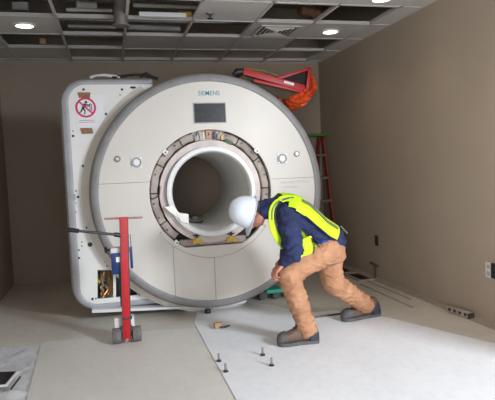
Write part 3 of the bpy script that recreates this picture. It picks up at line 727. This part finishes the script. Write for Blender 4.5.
# drawings, film and tablet, lower left
b = B(); nx, ny = 30, 30
cor = [FL(-45, 352), FL(39.5, 346), FL(25, 392), FL(-60, 400)]
cor2 = [FL(-30, 388), FL(29, 372), FL(24, 420), FL(-60, 440)]
def sheetmesh(c, amp, z0, seed, thick=.002):
    b = B(); vs = []
    for j in range(ny+1):
        for i in range(nx+1):
            u, v = i/nx, j/ny
            p = (c[0]*(1-u)+c[1]*u)*(1-v)+(c[3]*(1-u)+c[2]*u)*v
            h = amp*abs(noise.noise(V((p.x*6+seed, p.y*6, 0))))*1.6+amp*.5*abs(noise.noise(V((p.x*17, p.y*17+seed, 1))))
            e = .02*noise.noise(V((p.x*9, p.y*9, seed)))
            vs.append(V((p.x+e, p.y+e, z0+h)))
    W = nx+1; n = len(vs)
    fs = [(j*W+i, j*W+i+1, (j+1)*W+i+1, (j+1)*W+i) for j in range(ny) for i in range(nx)]
    b.verts(vs, fs)
    r = bmesh.ops.solidify(b.bm, geom=b.bm.faces[:], thickness=thick)
    return b
o = sheetmesh(cor, .014, .003, 3); single('drawing_sheet', o, 'plasticsheet', 'crumpled printed drawing sheet on the floor at lower left', 'paper', (-.9, 4, 0))
o = sheetmesh(cor2, .022, .026, 9); single('plastic_film', o, 'crumple', 'crumpled clear plastic film in front of the printed drawing', 'plastic film', (-.8, 3.5, 0))
ta, tb, tc_, td = FL(-30, 375, .06), FL(18.5, 373, .06), FL(7, 387, .06), FL(-45, 391, .06)
def quad(k, z0, z1):
    c = (ta+tb+tc_+td)/4; return B().prism_z([((p-c)*k+c)[:2] for p in (ta, td, tc_, tb)], z0, z1)
t = thing('tablet', 'dark tablet with white edge lying on the crumpled sheets', 'tablet', ((ta+tb+tc_+td)/4)[:2]+(.045,))
obj('body', quad(1.0, .060, .074), 'outlet', t, bevel=.003)
obj('screen', quad(.92, .074, .076), 'screen', t)
p0, p1 = FL(20.5, 376.5, .068), FL(11, 389, .068)
single('stylus_pen', B().tube([p0, p0+(p1-p0)*.1, p1], [.004, .006, .006], 10), 'black', 'black pen lying beside the tablet on the film', 'pen', (p0.x, p0.y, .05))

# ------------------------------------------------------------------ stepladder
LD = thing('step_ladder', 'red stepladder with green cap standing behind the right of the scanner', 'ladder', (2.25, 6.2, 0))
tr = P(322.5, 135, 6.5)
topz = tr.z; xr_t, xr_b = tr.x, 2.70
xl_t, xl_b = xr_t-.34, xr_b-.62
def railm(xt, xb, yt, yb): return B().loft([[V((x, y, z))+V((sx*.016, sy*.036, 0)) for sx, sy in ((-1, -1), (1, -1), (1, 1), (-1, 1))] for x, y, z in ((xb, yb, .0), (xt, yt, topz-.02))])
for xt, xb in ((xr_t, xr_b), (xl_t, xl_b)):
    obj('rail', railm(xt, xb, 6.5, 6.18), 'ladder', LD); obj('rail', railm(xt-.02 if xt == xr_t else xt+.02, xb-.03 if xt == xr_t else xb+.03, 6.58, 6.98), 'ladder', LD)
obj('top_cap', B().box(((xr_t+xl_t)/2, 6.53, topz), (.46, .2, .032)), 'laddertop', LD, bevel=.008)
for z in (.28, .57, .86, 1.15, 1.44):
    f = z/topz; obj('step', B().box(((xr_t*f+xr_b*(1-f)+xl_t*f+xl_b*(1-f))/2, 6.5*f+6.18*(1-f), z), (((xr_t-xl_t)*f+(xr_b-xl_b)*(1-f)), .085, .03)), 'rubber', LD, bevel=.004)
    obj('brace', B().cyl((xl_t*f+xl_b*(1-f)+.03, 6.58*f+6.98*(1-f), z), (xr_t*f+xr_b*(1-f)-.03, 6.58*f+6.98*(1-f), z), .01, n=10), 'steel', LD)

# ------------------------------------------------------------------ red frame with netting on top of the magnet
YR = 5.08
fr = thing('red_frame', 'bright red steel frame lying tilted on top of the scanner', 'frame', (1.6, YR, 2.1))
def Rr(px, py, dy=0): return P(px, py, YR+dy)
def flat(pts, dy, wy, hw, m_, name='bar'):
    for k in range(len(pts)-1):
        a, c = pts[k], pts[k+1]; d = c-a; n_ = V((-d.z, 0, d.x)).normalized()*hw/2
        obj(name, B().prism_y([((a+n_).x, (a+n_).z), ((c+n_).x, (c+n_).z), ((c-n_).x, (c-n_).z), ((a-n_).x, (a-n_).z)], a.y-wy/2, a.y+wy/2), m_, fr, bevel=.005)
for dy in (0, .45):
    flat([Rr(243, 71.5, dy), Rr(304, 88.5, dy)], dy, .05, .062, 'redframe'); flat([Rr(278, 78.5, dy), Rr(309.5, 68.5, dy)], dy, .04, .03, 'redframe')
    flat([Rr(309.5, 67.5, dy), Rr(307, 90, dy)], dy, .04, .035, 'redframe')
flat([Rr(253, 80.5), Rr(303, 92)], 0, .04, .03, 'redframe')
for px, py in ((244, 72), (304, 88), (309, 69)):
    obj('cross_bar', B().cyl(Rr(px, py), Rr(px, py)+V((0, .45, 0)), .018, n=12), 'redframe', fr)
obj('canvas_panel', B().prism_y([(q.x, q.z) for q in (Rr(243, 73), Rr(302, 89), Rr(300, 96), Rr(285, 99), Rr(255, 84))], YR+.02, YR+.03), 'canvas', fr)
for dy in (.05, .45):
    for px, py in ((256, 75.5), (281, 86)):
        tp = Rr(px, py, dy); tp = V((tp.x-.02, YR+dy, Rr(px, py).z)) if dy else tp
        zb = CZ+math.sqrt(max(.01, 1.0-(tp.x-CX)**2))+.004
        obj('leg', B().cyl((tp.x, tp.y, zb), (tp.x, tp.y, tp.z), .018, n=12), 'redframe', fr)
obj('dark_panel', B().prism_y([(q.x, q.z) for q in (Rr(276, 78), Rr(309, 68), Rr(306, 89))], YR+.03, YR+.04), 'dark', fr)
obj('hose', B().tube([Rr(234, 74.5, .1), Rr(245, 68.3, .1), Rr(262, 70.5, .1), Rr(278, 76, .1), Rr(290, 79, .1)], .012, 8), 'olive', fr)
obj('end_cap', B().tube([Rr(233, 75, .02), Rr(237, 72, .02), Rr(244, 71.3, .02)], [.015, .035, .03], 12), 'black', fr)
lx, lz = Rr(288, 83.5).x, Rr(288, 83.5).z
obj('name_plate', B().box((lx, YR-.028, lz), (.105, .004, .025), Matrix.Rotation(.27, 3, 'Y')), 'paper', fr)
# netting
b = B(); rnd = random.Random(3)
outl = [(284, 96), (290, 94), (298, 92), (304, 90), (308, 86), (309, 76), (311, 80), (311.5, 88), (311, 97), (306, 102), (300, 104), (294, 106), (288, 104)]
b = B(); rings = []
for j, (px, py, r) in enumerate(((284, 97, .03), (288, 99.5, .055), (293, 99.5, .065), (298, 98, .07), (303, 96, .07), (307, 93, .06), (309.5, 87, .045), (310, 80, .03), (309.5, 73, .012))):
    c = Rr(px+1, py+1.5, .12); ring = []
    for k in range(36):
        a = 2*PI*k/36; rr = r*1.25*(1+.28*noise.noise(V((math.cos(a)*3+j*.9, math.sin(a)*3, j*1.7)))+.18*math.sin(a*9+j*2))
        ring.append(c+V((math.cos(a)*rr, math.sin(a)*rr*2.0, math.sin(a)*rr*.3))+V((0, 0, 0)) if j > 5 else c+V((math.sin(a)*rr*.15, math.cos(a)*rr*2, math.sin(a)*rr)))
    rings.append(ring)
b.loft(rings)
single('safety_netting', b, 'orange', 'bunched orange netting hanging from the end of the red frame', 'netting', Rr(300, 100))

# ------------------------------------------------------------------ the worker
PY = 3.90
wl = FL(325, 330); man = thing('person', 'person in white hard hat, lime vest and tan trousers bending over the scanner', 'person', (1.55, 3.88, 0))
def ell(c, axis, lat, a, bfront, bback, n=32, sq=1.0):
    """ring round axis; a = lateral half width, bback/bfront = half depths; angle 0 at the back, 90deg on his left"""
    axis = axis.normalized(); back = lat.cross(axis).normalized()
    if back.z < 0: back = -back
    out = []
    for k in range(n):
        t = 2*PI*k/n; ct, st = math.cos(t), math.sin(t)
        ct = math.copysign(abs(ct)**sq, ct); st = math.copysign(abs(st)**sq, st)
        out.append(c+back*ct*(bback if ct > 0 else bfront)+lat*st*a)
    return out
LAT = V((0, -1, 0))
S = [ # torso stations: px, py, half width, front depth, back depth
    (331, 243, .165, .115, .115), (322, 237, .170, .115, .115), (312, 230, .172, .115, .112), (302, 222, .182, .115, .120), (292, 214.5, .195, .115, .125), (284, 209.5, .19, .11, .110), (277, 207.5, .13, .085, .085), (271, 207.5, .075, .065, .062)]
st = [(P(a, c, PY), w, f, k) for a, c, w, f, k in S]
def torso_rings(grow=0, n=32, sag=None):
    rings = []
    for i, (c, w, f, k) in enumerate(st):
        ax = st[min(i+1, len(st)-1)][0]-st[max(i-1, 0)][0]
        rings.append(ell(c, ax, LAT, w+grow, f+grow, k+grow, n, .9))
    return rings
shL, shR = P(287.5, 213, 3.74), P(283, 209, 4.06)
elL, wrL = P(293.5, 252, 3.62), P(283.5, 262.5, 3.66)
elR, wrR = P(290, 243, 4.12), P(284.5, 257, 3.93)
hipL, hipR = P(326, 251, 3.80), P(328, 250, 3.98)
knL, anL = P(288.5, 275, 3.70), P(307.5, 329, 3.69)
knR, anR = P(333, 283, 3.93), P(366, 304.5, 4.10)
# head frame
hc = P(249.8, 212.8, 3.90)
UP = (CR*-.97+CU*.24); UP = V((UP.x, 0, UP.z)).normalized()
LT = V((0, -1, 0))
FC = LT.cross(UP).normalized()
if FC.z > 0: FC = -FC
HM = Matrix((FC, LT, UP)).transposed()      # local x=face, y=his left, z=crown
def hl(x, y, z): return hc+HM @ V((x, y, z))
body = B()
body.sph(hl(-.012, 0, .035), 1, 28, HM, (.098, .077, .092))           # cranium
body.sph(hl(.022, 0, -.045), 1, 24, HM, (.068, .062, .082))           # face
body.sph(hl(.045, 0, -.098), 1, 16, HM, (.036, .036, .026))           # chin
body.chain([(hl(.02, .05, -.075), .02), (hl(.055, .012, -.1), .02)]); body.chain([(hl(.02, -.05, -.075), .02), (hl(.055, -.012, -.1), .02)])
body.chain([(hl(.082, 0, -.0), .010), (hl(.105, 0, -.04), .014), (hl(.092, 0, -.047), .015)], 12)  # nose
body.sph(hl(.083, 0, -.075), 1, 12, HM, (.012, .026, .012))            # lips
for s in (-1, 1):
    body.sph(hl(-.005, s*.08, -.022), 1, 14, HM, (.02, .010, .032))    # ears
    body.chain([(hl(.080, s*.012, .008), .012), (hl(.07, s*.05, .006), .012)], 10)  # brow
neck0 = P(272, 208, 3.90)
body.chain([(hl(-.03, 0, -.035), .056), (hl(-.035, 0, -.10), .058), (neck0, .065)])
body.loft([[p for p in r] for r in torso_rings(-.03)])
for a, e, w in ((shL, elL, wrL), (shR, elR, wrR)): body.chain([(a, .04), (e, .038), (w, .029)])
for h_, k_, a in ((hipL, knL, anL), (hipR, knR, anR)): body.chain([(h_, .078), (k_, .055), (a, .04)])
def hand(b, w, d, palm, side):
    """w wrist, d direction to the knuckles, palm = the way the palm faces, side = towards the thumb"""
    d = d.normalized(); palm = (palm-d*palm.dot(d)).normalized(); side = d.cross(palm)*(1 if d.cross(palm).dot(side) > 0 else -1)
    for k, (off, L, fl, r) in enumerate(((.031, .088, (.036, .024, .02), .0088), (.011, .092, (.042, .027, .021), .0092), (-.010, .088, (.039, .025, .02), .0088), (-.030, .080, (.030, .019, .017), .0078))):
        k0 = w+side*off*.75+d*.012; kn = w+d*L+side*off
        b.chain([(k0, .0145), ((k0+kn)/2, .0140), (kn, .0115)], 12)
        dd = d; p = kn
        for s_, ln in enumerate(fl):
            dd = (Matrix.Rotation((.45, .75, .6)[s_]+.05*k, 3, d.cross(palm)) @ dd); q = p+dd*ln
            b.chain([(p, r*(1-.06*s_)), (q, r*(.94-.08*s_))], 10); p = q
    t0 = w+d*.025+side*.022; t1 = t0+(d*.6+side*.75+palm*.3).normalized()*.038; t2 = t1+(d*.85+side*.35+palm*.45).normalized()*.032; t3 = t2+(d*.8+side*.0+palm*.6).normalized()*.026
    b.chain([(t0, .016), (t1, .0125), (t2, .0105), (t3, .0085)], 10)
hand(body, wrL, V((-.62, .05, -.55)), V((.75, .1, -.55)), V((0, 1, 0)))
hand(body, wrR, V((-.55, -.15, -.45)), V((.7, 0, -.7)), V((0, -1, 0)))
bo = fused('body', body, 'skin', man, voxel=.0052, smooth_it=3)
for s in (-1, 1): obj('eye', B().sph(hl(.077, s*.031, -.008), .0115, 14), 'eye', bo)
# hair at the nape and sides
hr = B()
hr.sph(hl(-.028, 0, .0), 1, 28, HM, (.094, .081, .072)); 
obj('hair', hr, 'hair', bo)
# shirt
sh = B(); sh.loft(torso_rings(.004))
sh.chain([(shL+V((.0, .03, -.02)), .088), (shL+(elL-shL)*.35, .086), (elL+V((.0, 0, .0)), .072), (elL+(wrL-elL)*.55, .058), (wrL, .044)], 20)
sh.chain([(shR+V((0, -.03, 0)), .09), (shR+(elR-shR)*.4, .082), (elR, .068), (wrR, .044)], 20)
sh.chain([(P(275, 208, 3.9), .085), (P(266.5, 209, 3.9), .079), (P(263.5, 209.5, 3.9), .076)], 24)      # collar
bq = P(328, 242, 3.9); sh.sph(bq, 1, 20, None, (.135, .175, .11))
def deep(me):
    me.update(); ns = [v.normal.copy() for v in me.vertices]
    ax = (elL-shL).normalized()
    for v, n_ in zip(me.vertices, ns):
        p = v.co
        t = (p-shL).dot(ax)
        if p.y < 3.85: v.co = p+n_*.006*math.sin(t*70+noise.noise(p*9)*5)*max(0, min(1, (t+.02)*8))
fused('shirt', sh, 'navy', bo, voxel=.0085, smooth_it=5, wrinkle=.009, wscale=.07, fold=deep)
# cobalt tail of the shirt at the hip
tl = B(); tl.sph(P(326, 243.5, 3.735), 1, 18, Matrix.Rotation(.3, 3, 'Y'), (.045, .02, .03)); obj('shirt_tail', tl, 'cobalt', bo)
# trousers
tr_ = B()
tr_.sph(P(328, 250, 3.89), 1, 28, None, (.125, .182, .12))
tr_.chain([(hipL+V((.01, -.02, .0)), .108), (hipL+(knL-hipL)*.5, .090), (knL, .084), (knL+(anL-knL)*.3, .082), (knL+(anL-knL)*.7, .072), (anL, .070)], 24)
tr_.cyl(anL, anL+V((.0, 0, -.004)), .070, .070, 24)
tr_.chain([(hipR+V((0, .01, 0)), .108), (hipR+(knR-hipR)*.5, .098), (knR, .086), (knR+(anR-knR)*.5, .080), (anR, .070)], 24)
tr_.chain([(P(339, 243, 3.90), .055), (P(337, 256, 3.92), .07)], 16)
def folds(me):
    me.update(); ns = [v.normal.copy() for v in me.vertices]
    for v, n_ in zip(me.vertices, ns):
        p = v.co
        for c, ax, lo, amp in ((knL, (anL-knL).normalized(), .15, .0035), (knR, (anR-knR).normalized(), .1, .004)):
            t = (p-c).dot(ax)
            if t > lo-.08 and (p-(c+ax*t)).length < .13:
                v.co = p+n_*amp*math.sin(t*95+noise.noise(p*8)*6)*min(1, (t-lo+.08)*5)
fused('trousers', tr_, 'tan', bo, voxel=.007, smooth_it=4, wrinkle=.011, wscale=.085, fold=folds)
# vest : back panel, front panel, shoulder straps cut from the torso form
N = 72
def vest_rings(g, n=N):
    rings = []
    for i, (c, w, f, k) in enumerate(st[:-1]):
        ax = st[min(i+1, len(st)-1)][0]-st[max(i-1, 0)][0]
        rings.append(ell(c, ax, LAT, w+g, f+g, k+g, n, .9))
    fine = []
    for i in range(len(rings)-1):
        for s in range(6):
            t = s/6
            def cr(a, b_, c, d_, t): return .5*((2*b_)+(-a+c)*t+(2*a-5*b_+4*c-d_)*t*t+(-a+3*b_-3*c+d_)*t**3)
            A = rings[max(i-1, 0)]; Bq = rings[i]; Cq = rings[i+1]; Dq = rings[min(i+2, len(rings)-1)]
            fine.append([cr(A[k], Bq[k], Cq[k], Dq[k], t) for k in range(n)])
    fine.append(rings[-1]); return fine
def panel(g, cond, thick, name, m_, par, push=None):
    rg = vest_rings(g); vs = []; idx = {}; fs = []; nr = len(rg)
    for j in range(nr):
        for k in range(N):
            idx[j, k] = len(vs); p = rg[j][k]
            if push: p = push(p, j/(nr-1), 360*k/N)
            vs.append(p)
    for j in range(nr-1):
        for k in range(N):
            th = 360*(k+.5)/N; th = th if th <= 180 else 360-th; u = (j+.5)/(nr-1)
            if cond(u, th): fs.append((idx[j, k], idx[j, (k+1) % N], idx[j+1, (k+1) % N], idx[j+1, k]))
    used = sorted({i for f in fs for i in f}); mp = {v: i for i, v in enumerate(used)}
    b = B(); b.verts([vs[i] for i in used], [tuple(mp[i] for i in f) for f in fs])
    bmesh.ops.recalc_face_normals(b.bm, faces=b.bm.faces)
    bmesh.ops.solidify(b.bm, geom=b.bm.faces[:], thickness=thick)
    return obj(name, b, m_, par)
def wr(p, amp=.005): return noise.noise(p*14)*amp
def push(p, u, th):
    t = th if th <= 180 else 360-th
    q = V(p)
    q += V((wr(p), 0, wr(p+V((5, 0, 0)))))
    if t > 95 and u < .62:                       # the front hangs away from the chest
        k = (t-95)/85*min(1, (.62-u)*4)
        q += V((-.02, 0, -.085))*k
    return q
def cond(u, t):
    if u > .93: return t < 60 or t > 128
    if u > .80: return t < 82 or t > 106
    if u > .66: return t < 84 or t > 104
    return t < 84 or t > 118 if u > .1 else False
vest = panel(.026, cond, .006, 'safety_vest', 'hivis', bo, push)
# black edging + reflective stripes
def edge_line(th, us, g, r, m_, name):
    rg = vest_rings(g); nr = len(rg); k = th/360*N; k0 = int(k) % N; k1 = (k0+1) % N; fr_ = k-int(k)
    pts = []
    for u in us:
        j = min(nr-1, int(u*(nr-1))); p = rg[j][k0].lerp(rg[j][k1], fr_); pts.append(push(p, u, th))
    return obj(name, B().tube(pts, r, 8), m_, vest)
for s in (1, -1):
    us = [.12+.03*i for i in range(19)]
    edge_line(85 if s == 1 else 275, us, .030, .0045, 'black', 'edging')
    edge_line(117 if s == 1 else 243, us, .030, .0045, 'black', 'edging')
def stripe(u0, u1, t0, t1): return lambda u, t: u0 < u < u1 and t0 < t < t1
panel(.0305, stripe(.14, .74, 38, 50), .004, 'reflective_stripe', 'refl', vest, push)
panel(.0305, stripe(.70, .95, 106, 116), .004, 'reflective_stripe', 'refl', vest, push)
# strap running over the front of the shoulder and down before the sleeve
def ribbon(pts, w, thick, m_, name, par, lat=V((0, 1, 0))):
    rings = []
    for i, p in enumerate(pts):
        d = (pts[min(i+1, len(pts)-1)]-pts[max(i-1, 0)]).normalized(); u = (lat-d*lat.dot(d)).normalized(); n_ = d.cross(u)
        ww = w[i] if isinstance(w, (list, tuple)) else w
        rings.append([p+u*ww/2+n_*thick/2, p-u*ww/2+n_*thick/2, p-u*ww/2-n_*thick/2, p+u*ww/2-n_*thick/2])
    return obj(name, B().loft(rings), m_, par, bevel=.0015)
def smoothpts(pts, k=5):
    out = []
    for i in range(len(pts)-1):
        A = pts[max(i-1, 0)]; Bq = pts[i]; Cq = pts[i+1]; Dq = pts[min(i+2, len(pts)-1)]
        for s in range(k):
            t = s/k; out.append(.5*((2*Bq)+(-A+Cq)*t+(2*A-5*Bq+4*Cq-Dq)*t*t+(-A+3*Bq-3*Cq+Dq)*t**3))
    out.append(pts[-1]); return out
sp = smoothpts([P(a, c, y) for a, c, y in ((296, 197, 3.78), (287, 198, 3.72), (278, 201, 3.69), (272.5, 208, 3.68), (271.3, 218, 3.68), (273, 229, 3.68), (278, 239, 3.69), (284, 247, 3.71))])
lat = V((.8, .35, .3)).normalized()
ribbon(sp, [.02+.03*min(1, i/8) for i in range(len(sp))], .008, 'hivis', 'vest_strap', vest, lat)
ribbon([p+V((.002, -.010, 0)) for p in sp[2:22]], .012, .004, 'refl', 'reflective_stripe', vest, lat)
ribbon([p+V((.03, -.004, .0)) for p in sp[6:]], .008, .006, 'black', 'edging', vest, lat)
# loose lower front flap behind the sleeve
fp = smoothpts([P(a, c, 3.70) for a, c in ((305, 238), (307.5, 246), (308, 254), (304, 261))])
ribbon(fp, [.09+.02*math.sin(i) for i in range(len(fp))], .008, 'hivis', 'front_flap', vest, V((1, .1, .1)))
ep = smoothpts([P(a, c, 3.692) for a, c in ((311.5, 238), (314, 245), (313.5, 253), (309, 260.5), (303, 263))])
obj('edging', B().tube(ep, .0045, 8), 'black', vest)

# hard hat
hh = B(); n = 48; rings = []
RX, RY, RZ = .122, .108, .158
for i in range(13):
    a = (PI/2)*i/12*.985
    ring = []
    for k in range(n):
        t = 2*PI*k/n; cx2, sy2 = math.cos(t), math.sin(t)
        rr = math.cos(a)**.85
        z = math.sin(a)*RZ
        rib = 1+.022*max(0, math.cos(t*2)**16)*(1 if .2 < a else 0)
        if abs(sy2*RY*rr) < .034 and i > 2 and abs(abs(sy2*RY*rr)-.022) < .012: z += .006
        if abs(sy2*RY*rr) < .009 and i > 2: z += .007
        ring.append(hl(cx2*RX*rr-.002, sy2*RY*rr, z))
    rings.append(ring)
brim = []
for rr, z in ((1.0, -.004), (1.09, -.010), (1.10, -.014), (1.0, -.014)):
    ring = []
    for k in range(n):
        t = 2*PI*k/n; ex = .045*max(0, math.cos(t))**2 if rr > 1.05 else 0
        ring.append(hl(math.cos(t)*(RX*rr+ex)-.002, math.sin(t)*RY*rr, z-ex*.25))
    brim.append(ring)
hat = B(); hat.loft(brim[::-1]+rings, cap=False); hat.bm.faces.new([hat.bm.verts[:][-n+k] for k in range(n)]) if False else None
hto = B(); hto.loft(brim[::-1]+rings, cap=True)
hat_o = obj('hard_hat', hto, 'helmet', bo, label='white hard hat')
obj('suspension_strap', B().tube([hl(-.10*math.cos(t)*1.0-.01, .083*math.sin(t), -.02) for t in [(-1.5+3*i/12) for i in range(13)]], .008, 8), 'darksteel', hat_o)
obj('earpiece', B().tube([hl(-.01, .086, -.012), hl(.03, .084, -.012), hl(.075, .05, -.012)], .003, 6), 'black', bo, label='dark glasses arm')

# boots
def boot(heel, toe, side, tilt=0):
    d = (toe-heel); d.z = 0; L = d.length; d.normalize(); w = V((0, 0, 1)).cross(d)
    Rt = Matrix.Rotation(-tilt, 3, w)
    def q(x, y, z): return V((heel.x, heel.y, .0055))+Rt @ (d*x*L+w*y+V((0, 0, 1))*z)
    up = B(); rings = []
    for x, hw, h0, h1 in ((.02, .026, .022, .085), (.08, .038, .02, .125), (.20, .042, .02, .135), (.33, .043, .02, .148), (.45, .042, .02, .138), (.58, .045, .02, .096), (.72, .050, .02, .082), (.85, .051, .02, .074), (.95, .042, .02, .062), (.99, .022, .022, .040)):
        ring = []
        for k in range(24):
            t = 2*PI*k/24; c, s_ = math.cos(t), math.sin(t)
            ring.append(q(x, math.copysign(abs(c)**.75, c)*hw, (h0+h1)/2*1.0+(h1-.02)*.16+math.copysign(abs(s_)**.8, s_)*((h1-h0)/2+(h1-.02)*.16)))
        rings.append(ring)
    up.loft(rings)
    up.cyl(q(.22, 0, .07), q(.24, 0, .165), .046, .046, 24)
    o = fused('boot', up, 'leather', bo, voxel=.006, smooth_it=3, wrinkle=.002, wscale=.03)
    out = [(0, .03), (.03, .042), (.12, .046), (.3, .040), (.45, .040), (.62, .050), (.78, .055), (.9, .047), (.97, .034), (1.0, .015)]
    pts = [(x, y) for x, y in out]+[(x, -y) for x, y in out[::-1]]
    so = B(); n_ = len(pts); vs = [q(x, y, 0) for x, y in pts]+[q(x, y*1.03, .026) for x, y in pts]
    so.verts(vs, [tuple(range(n_))[::-1], tuple(range(n_, 2*n_))]+[(i, (i+1) % n_, n_+(i+1) % n_, n_+i) for i in range(n_)])
    obj('sole', so, 'sole', o, bevel=.003)
    hc_ = B(); rings = []
    for x, hw, z1 in ((-.0, .03, .075), (.05, .0425, .125), (.13, .0455, .135), (.20, .0455, .12), (.24, .0455, .08)):
        rings.append([q(x, hw*c*1.02, z) for c, z in ((-1, .02), (-1, z1*.7), (-.75, z1), (.75, z1), (1, z1*.7), (1, .02))])
    hc_.loft(rings); obj('heel_counter', hc_, 'heel', o, bevel=.004)
    tc2 = B(); 
    for k in range(4):
        x = .42+.055*k; z = (.178, .170, .146, .124)[k]
        obj('lace', B().tube([q(x, -.022, z-.006), q(x+.01, 0, z+.004), q(x, .022, z-.006)], .0045, 6), 'black', o)
    tcp = B(); tcp.loft([[q(x, c*hw*1.03, (z1*1.32+.0)*.5+.012+sn*(z1*1.32*.5-.006)) for c, sn in [(math.copysign(abs(math.cos(2*PI*k/20))**.75, math.cos(2*PI*k/20)), math.copysign(abs(math.sin(2*PI*k/20))**.8, math.sin(2*PI*k/20))) for k in range(20)]] for x, hw, z1 in ((.80, .051, .074), (.90, .048, .068), (.97, .038, .056), (1.0, .022, .04))])
    obj('toe_cap', tcp, 'sole', o)
    return o
boot(FL(318.5, 342.5), FL(277.5, 346.5), 1)
boot(FL(379, 315.5), FL(342, 322), 1)
# slim tool,  tool sticking out behind the waist
ta_, tb_ = P(340.5, 226, 3.86), P(347.5, 233.5, 3.84)
t = thing('tape_tool', 'slim grey tool clipped at the back of the bending worker', 'tool', ta_)
obj('shaft', B().cyl(ta_+(tb_-ta_)*.0+V((0, 0, 0)), tb_, .006, n=10), 'rubber', t)
obj('clip', B().cyl(P(341, 232, 3.86), P(344.5, 229, 3.85), .006, n=8), 'darksteel', t)

# ------------------------------------------------------------------ light
def area(name, loc, target, sx, sy, e, col):
    l = bpy.data.lights.new(name, 'AREA'); l.shape = 'RECTANGLE'; l.size = sx; l.size_y = sy; l.energy = e; l.color = col
    o = bpy.data.objects.new(name, l); COL.objects.link(o); o.location = loc
    o.rotation_euler = (V(target)-V(loc)).to_track_quat('-Z', 'Y').to_euler(); return o
area('daylight_right_opening', (4.6, -2.1, 3.15), (1.2, 3.8, .4), 1.15, 1.15, 460, (.90, .95, 1.0))
lw = area('left_side_fill', (XL+.15, -1.6, 1.4), (2.9, 1.9, 1.5), 1.8, 1.6, 95, (1.0, .97, .93))  # added fill inside the solid left wall, brightens the right wall
lf = area('rear_fill', (.2, XN+.1, 1.4), (.6, 4.8, .9), 2.0, 1.8, 5, (1.0, .97, .93)); lf.data.spread = math.radians(70)  # weak fill added behind the camera to lift the scanner face
area('daylight_soft_right', (3.35, -.7, 1.5), (1.0, 4.2, .9), 2.0, 2.0, 70, (.93, .96, 1.0))
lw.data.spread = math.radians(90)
w = bpy.data.worlds.new('world'); SC.world = w; w.use_nodes = True
bg = w.node_tree.nodes['Background']; bg.inputs[0].default_value = (.75, .87, 1.0, 1); bg.inputs[1].default_value = 1.0

cam = bpy.data.cameras.new('camera'); cam.sensor_width = 36; cam.lens = F/495*36; cam.sensor_fit = 'HORIZONTAL'; cam.clip_start = .02
co = bpy.data.objects.new('camera', cam); COL.objects.link(co)
co.matrix_world = Matrix.Translation(CAM) @ Matrix((CR, CU, -CF)).transposed().to_4x4()
SC.camera = co
vs = SC.view_settings; vs.view_transform = 'Standard'; vs.look = 'None'; vs.gamma = 1; vs.use_curve_mapping = False; vs.exposure = 0
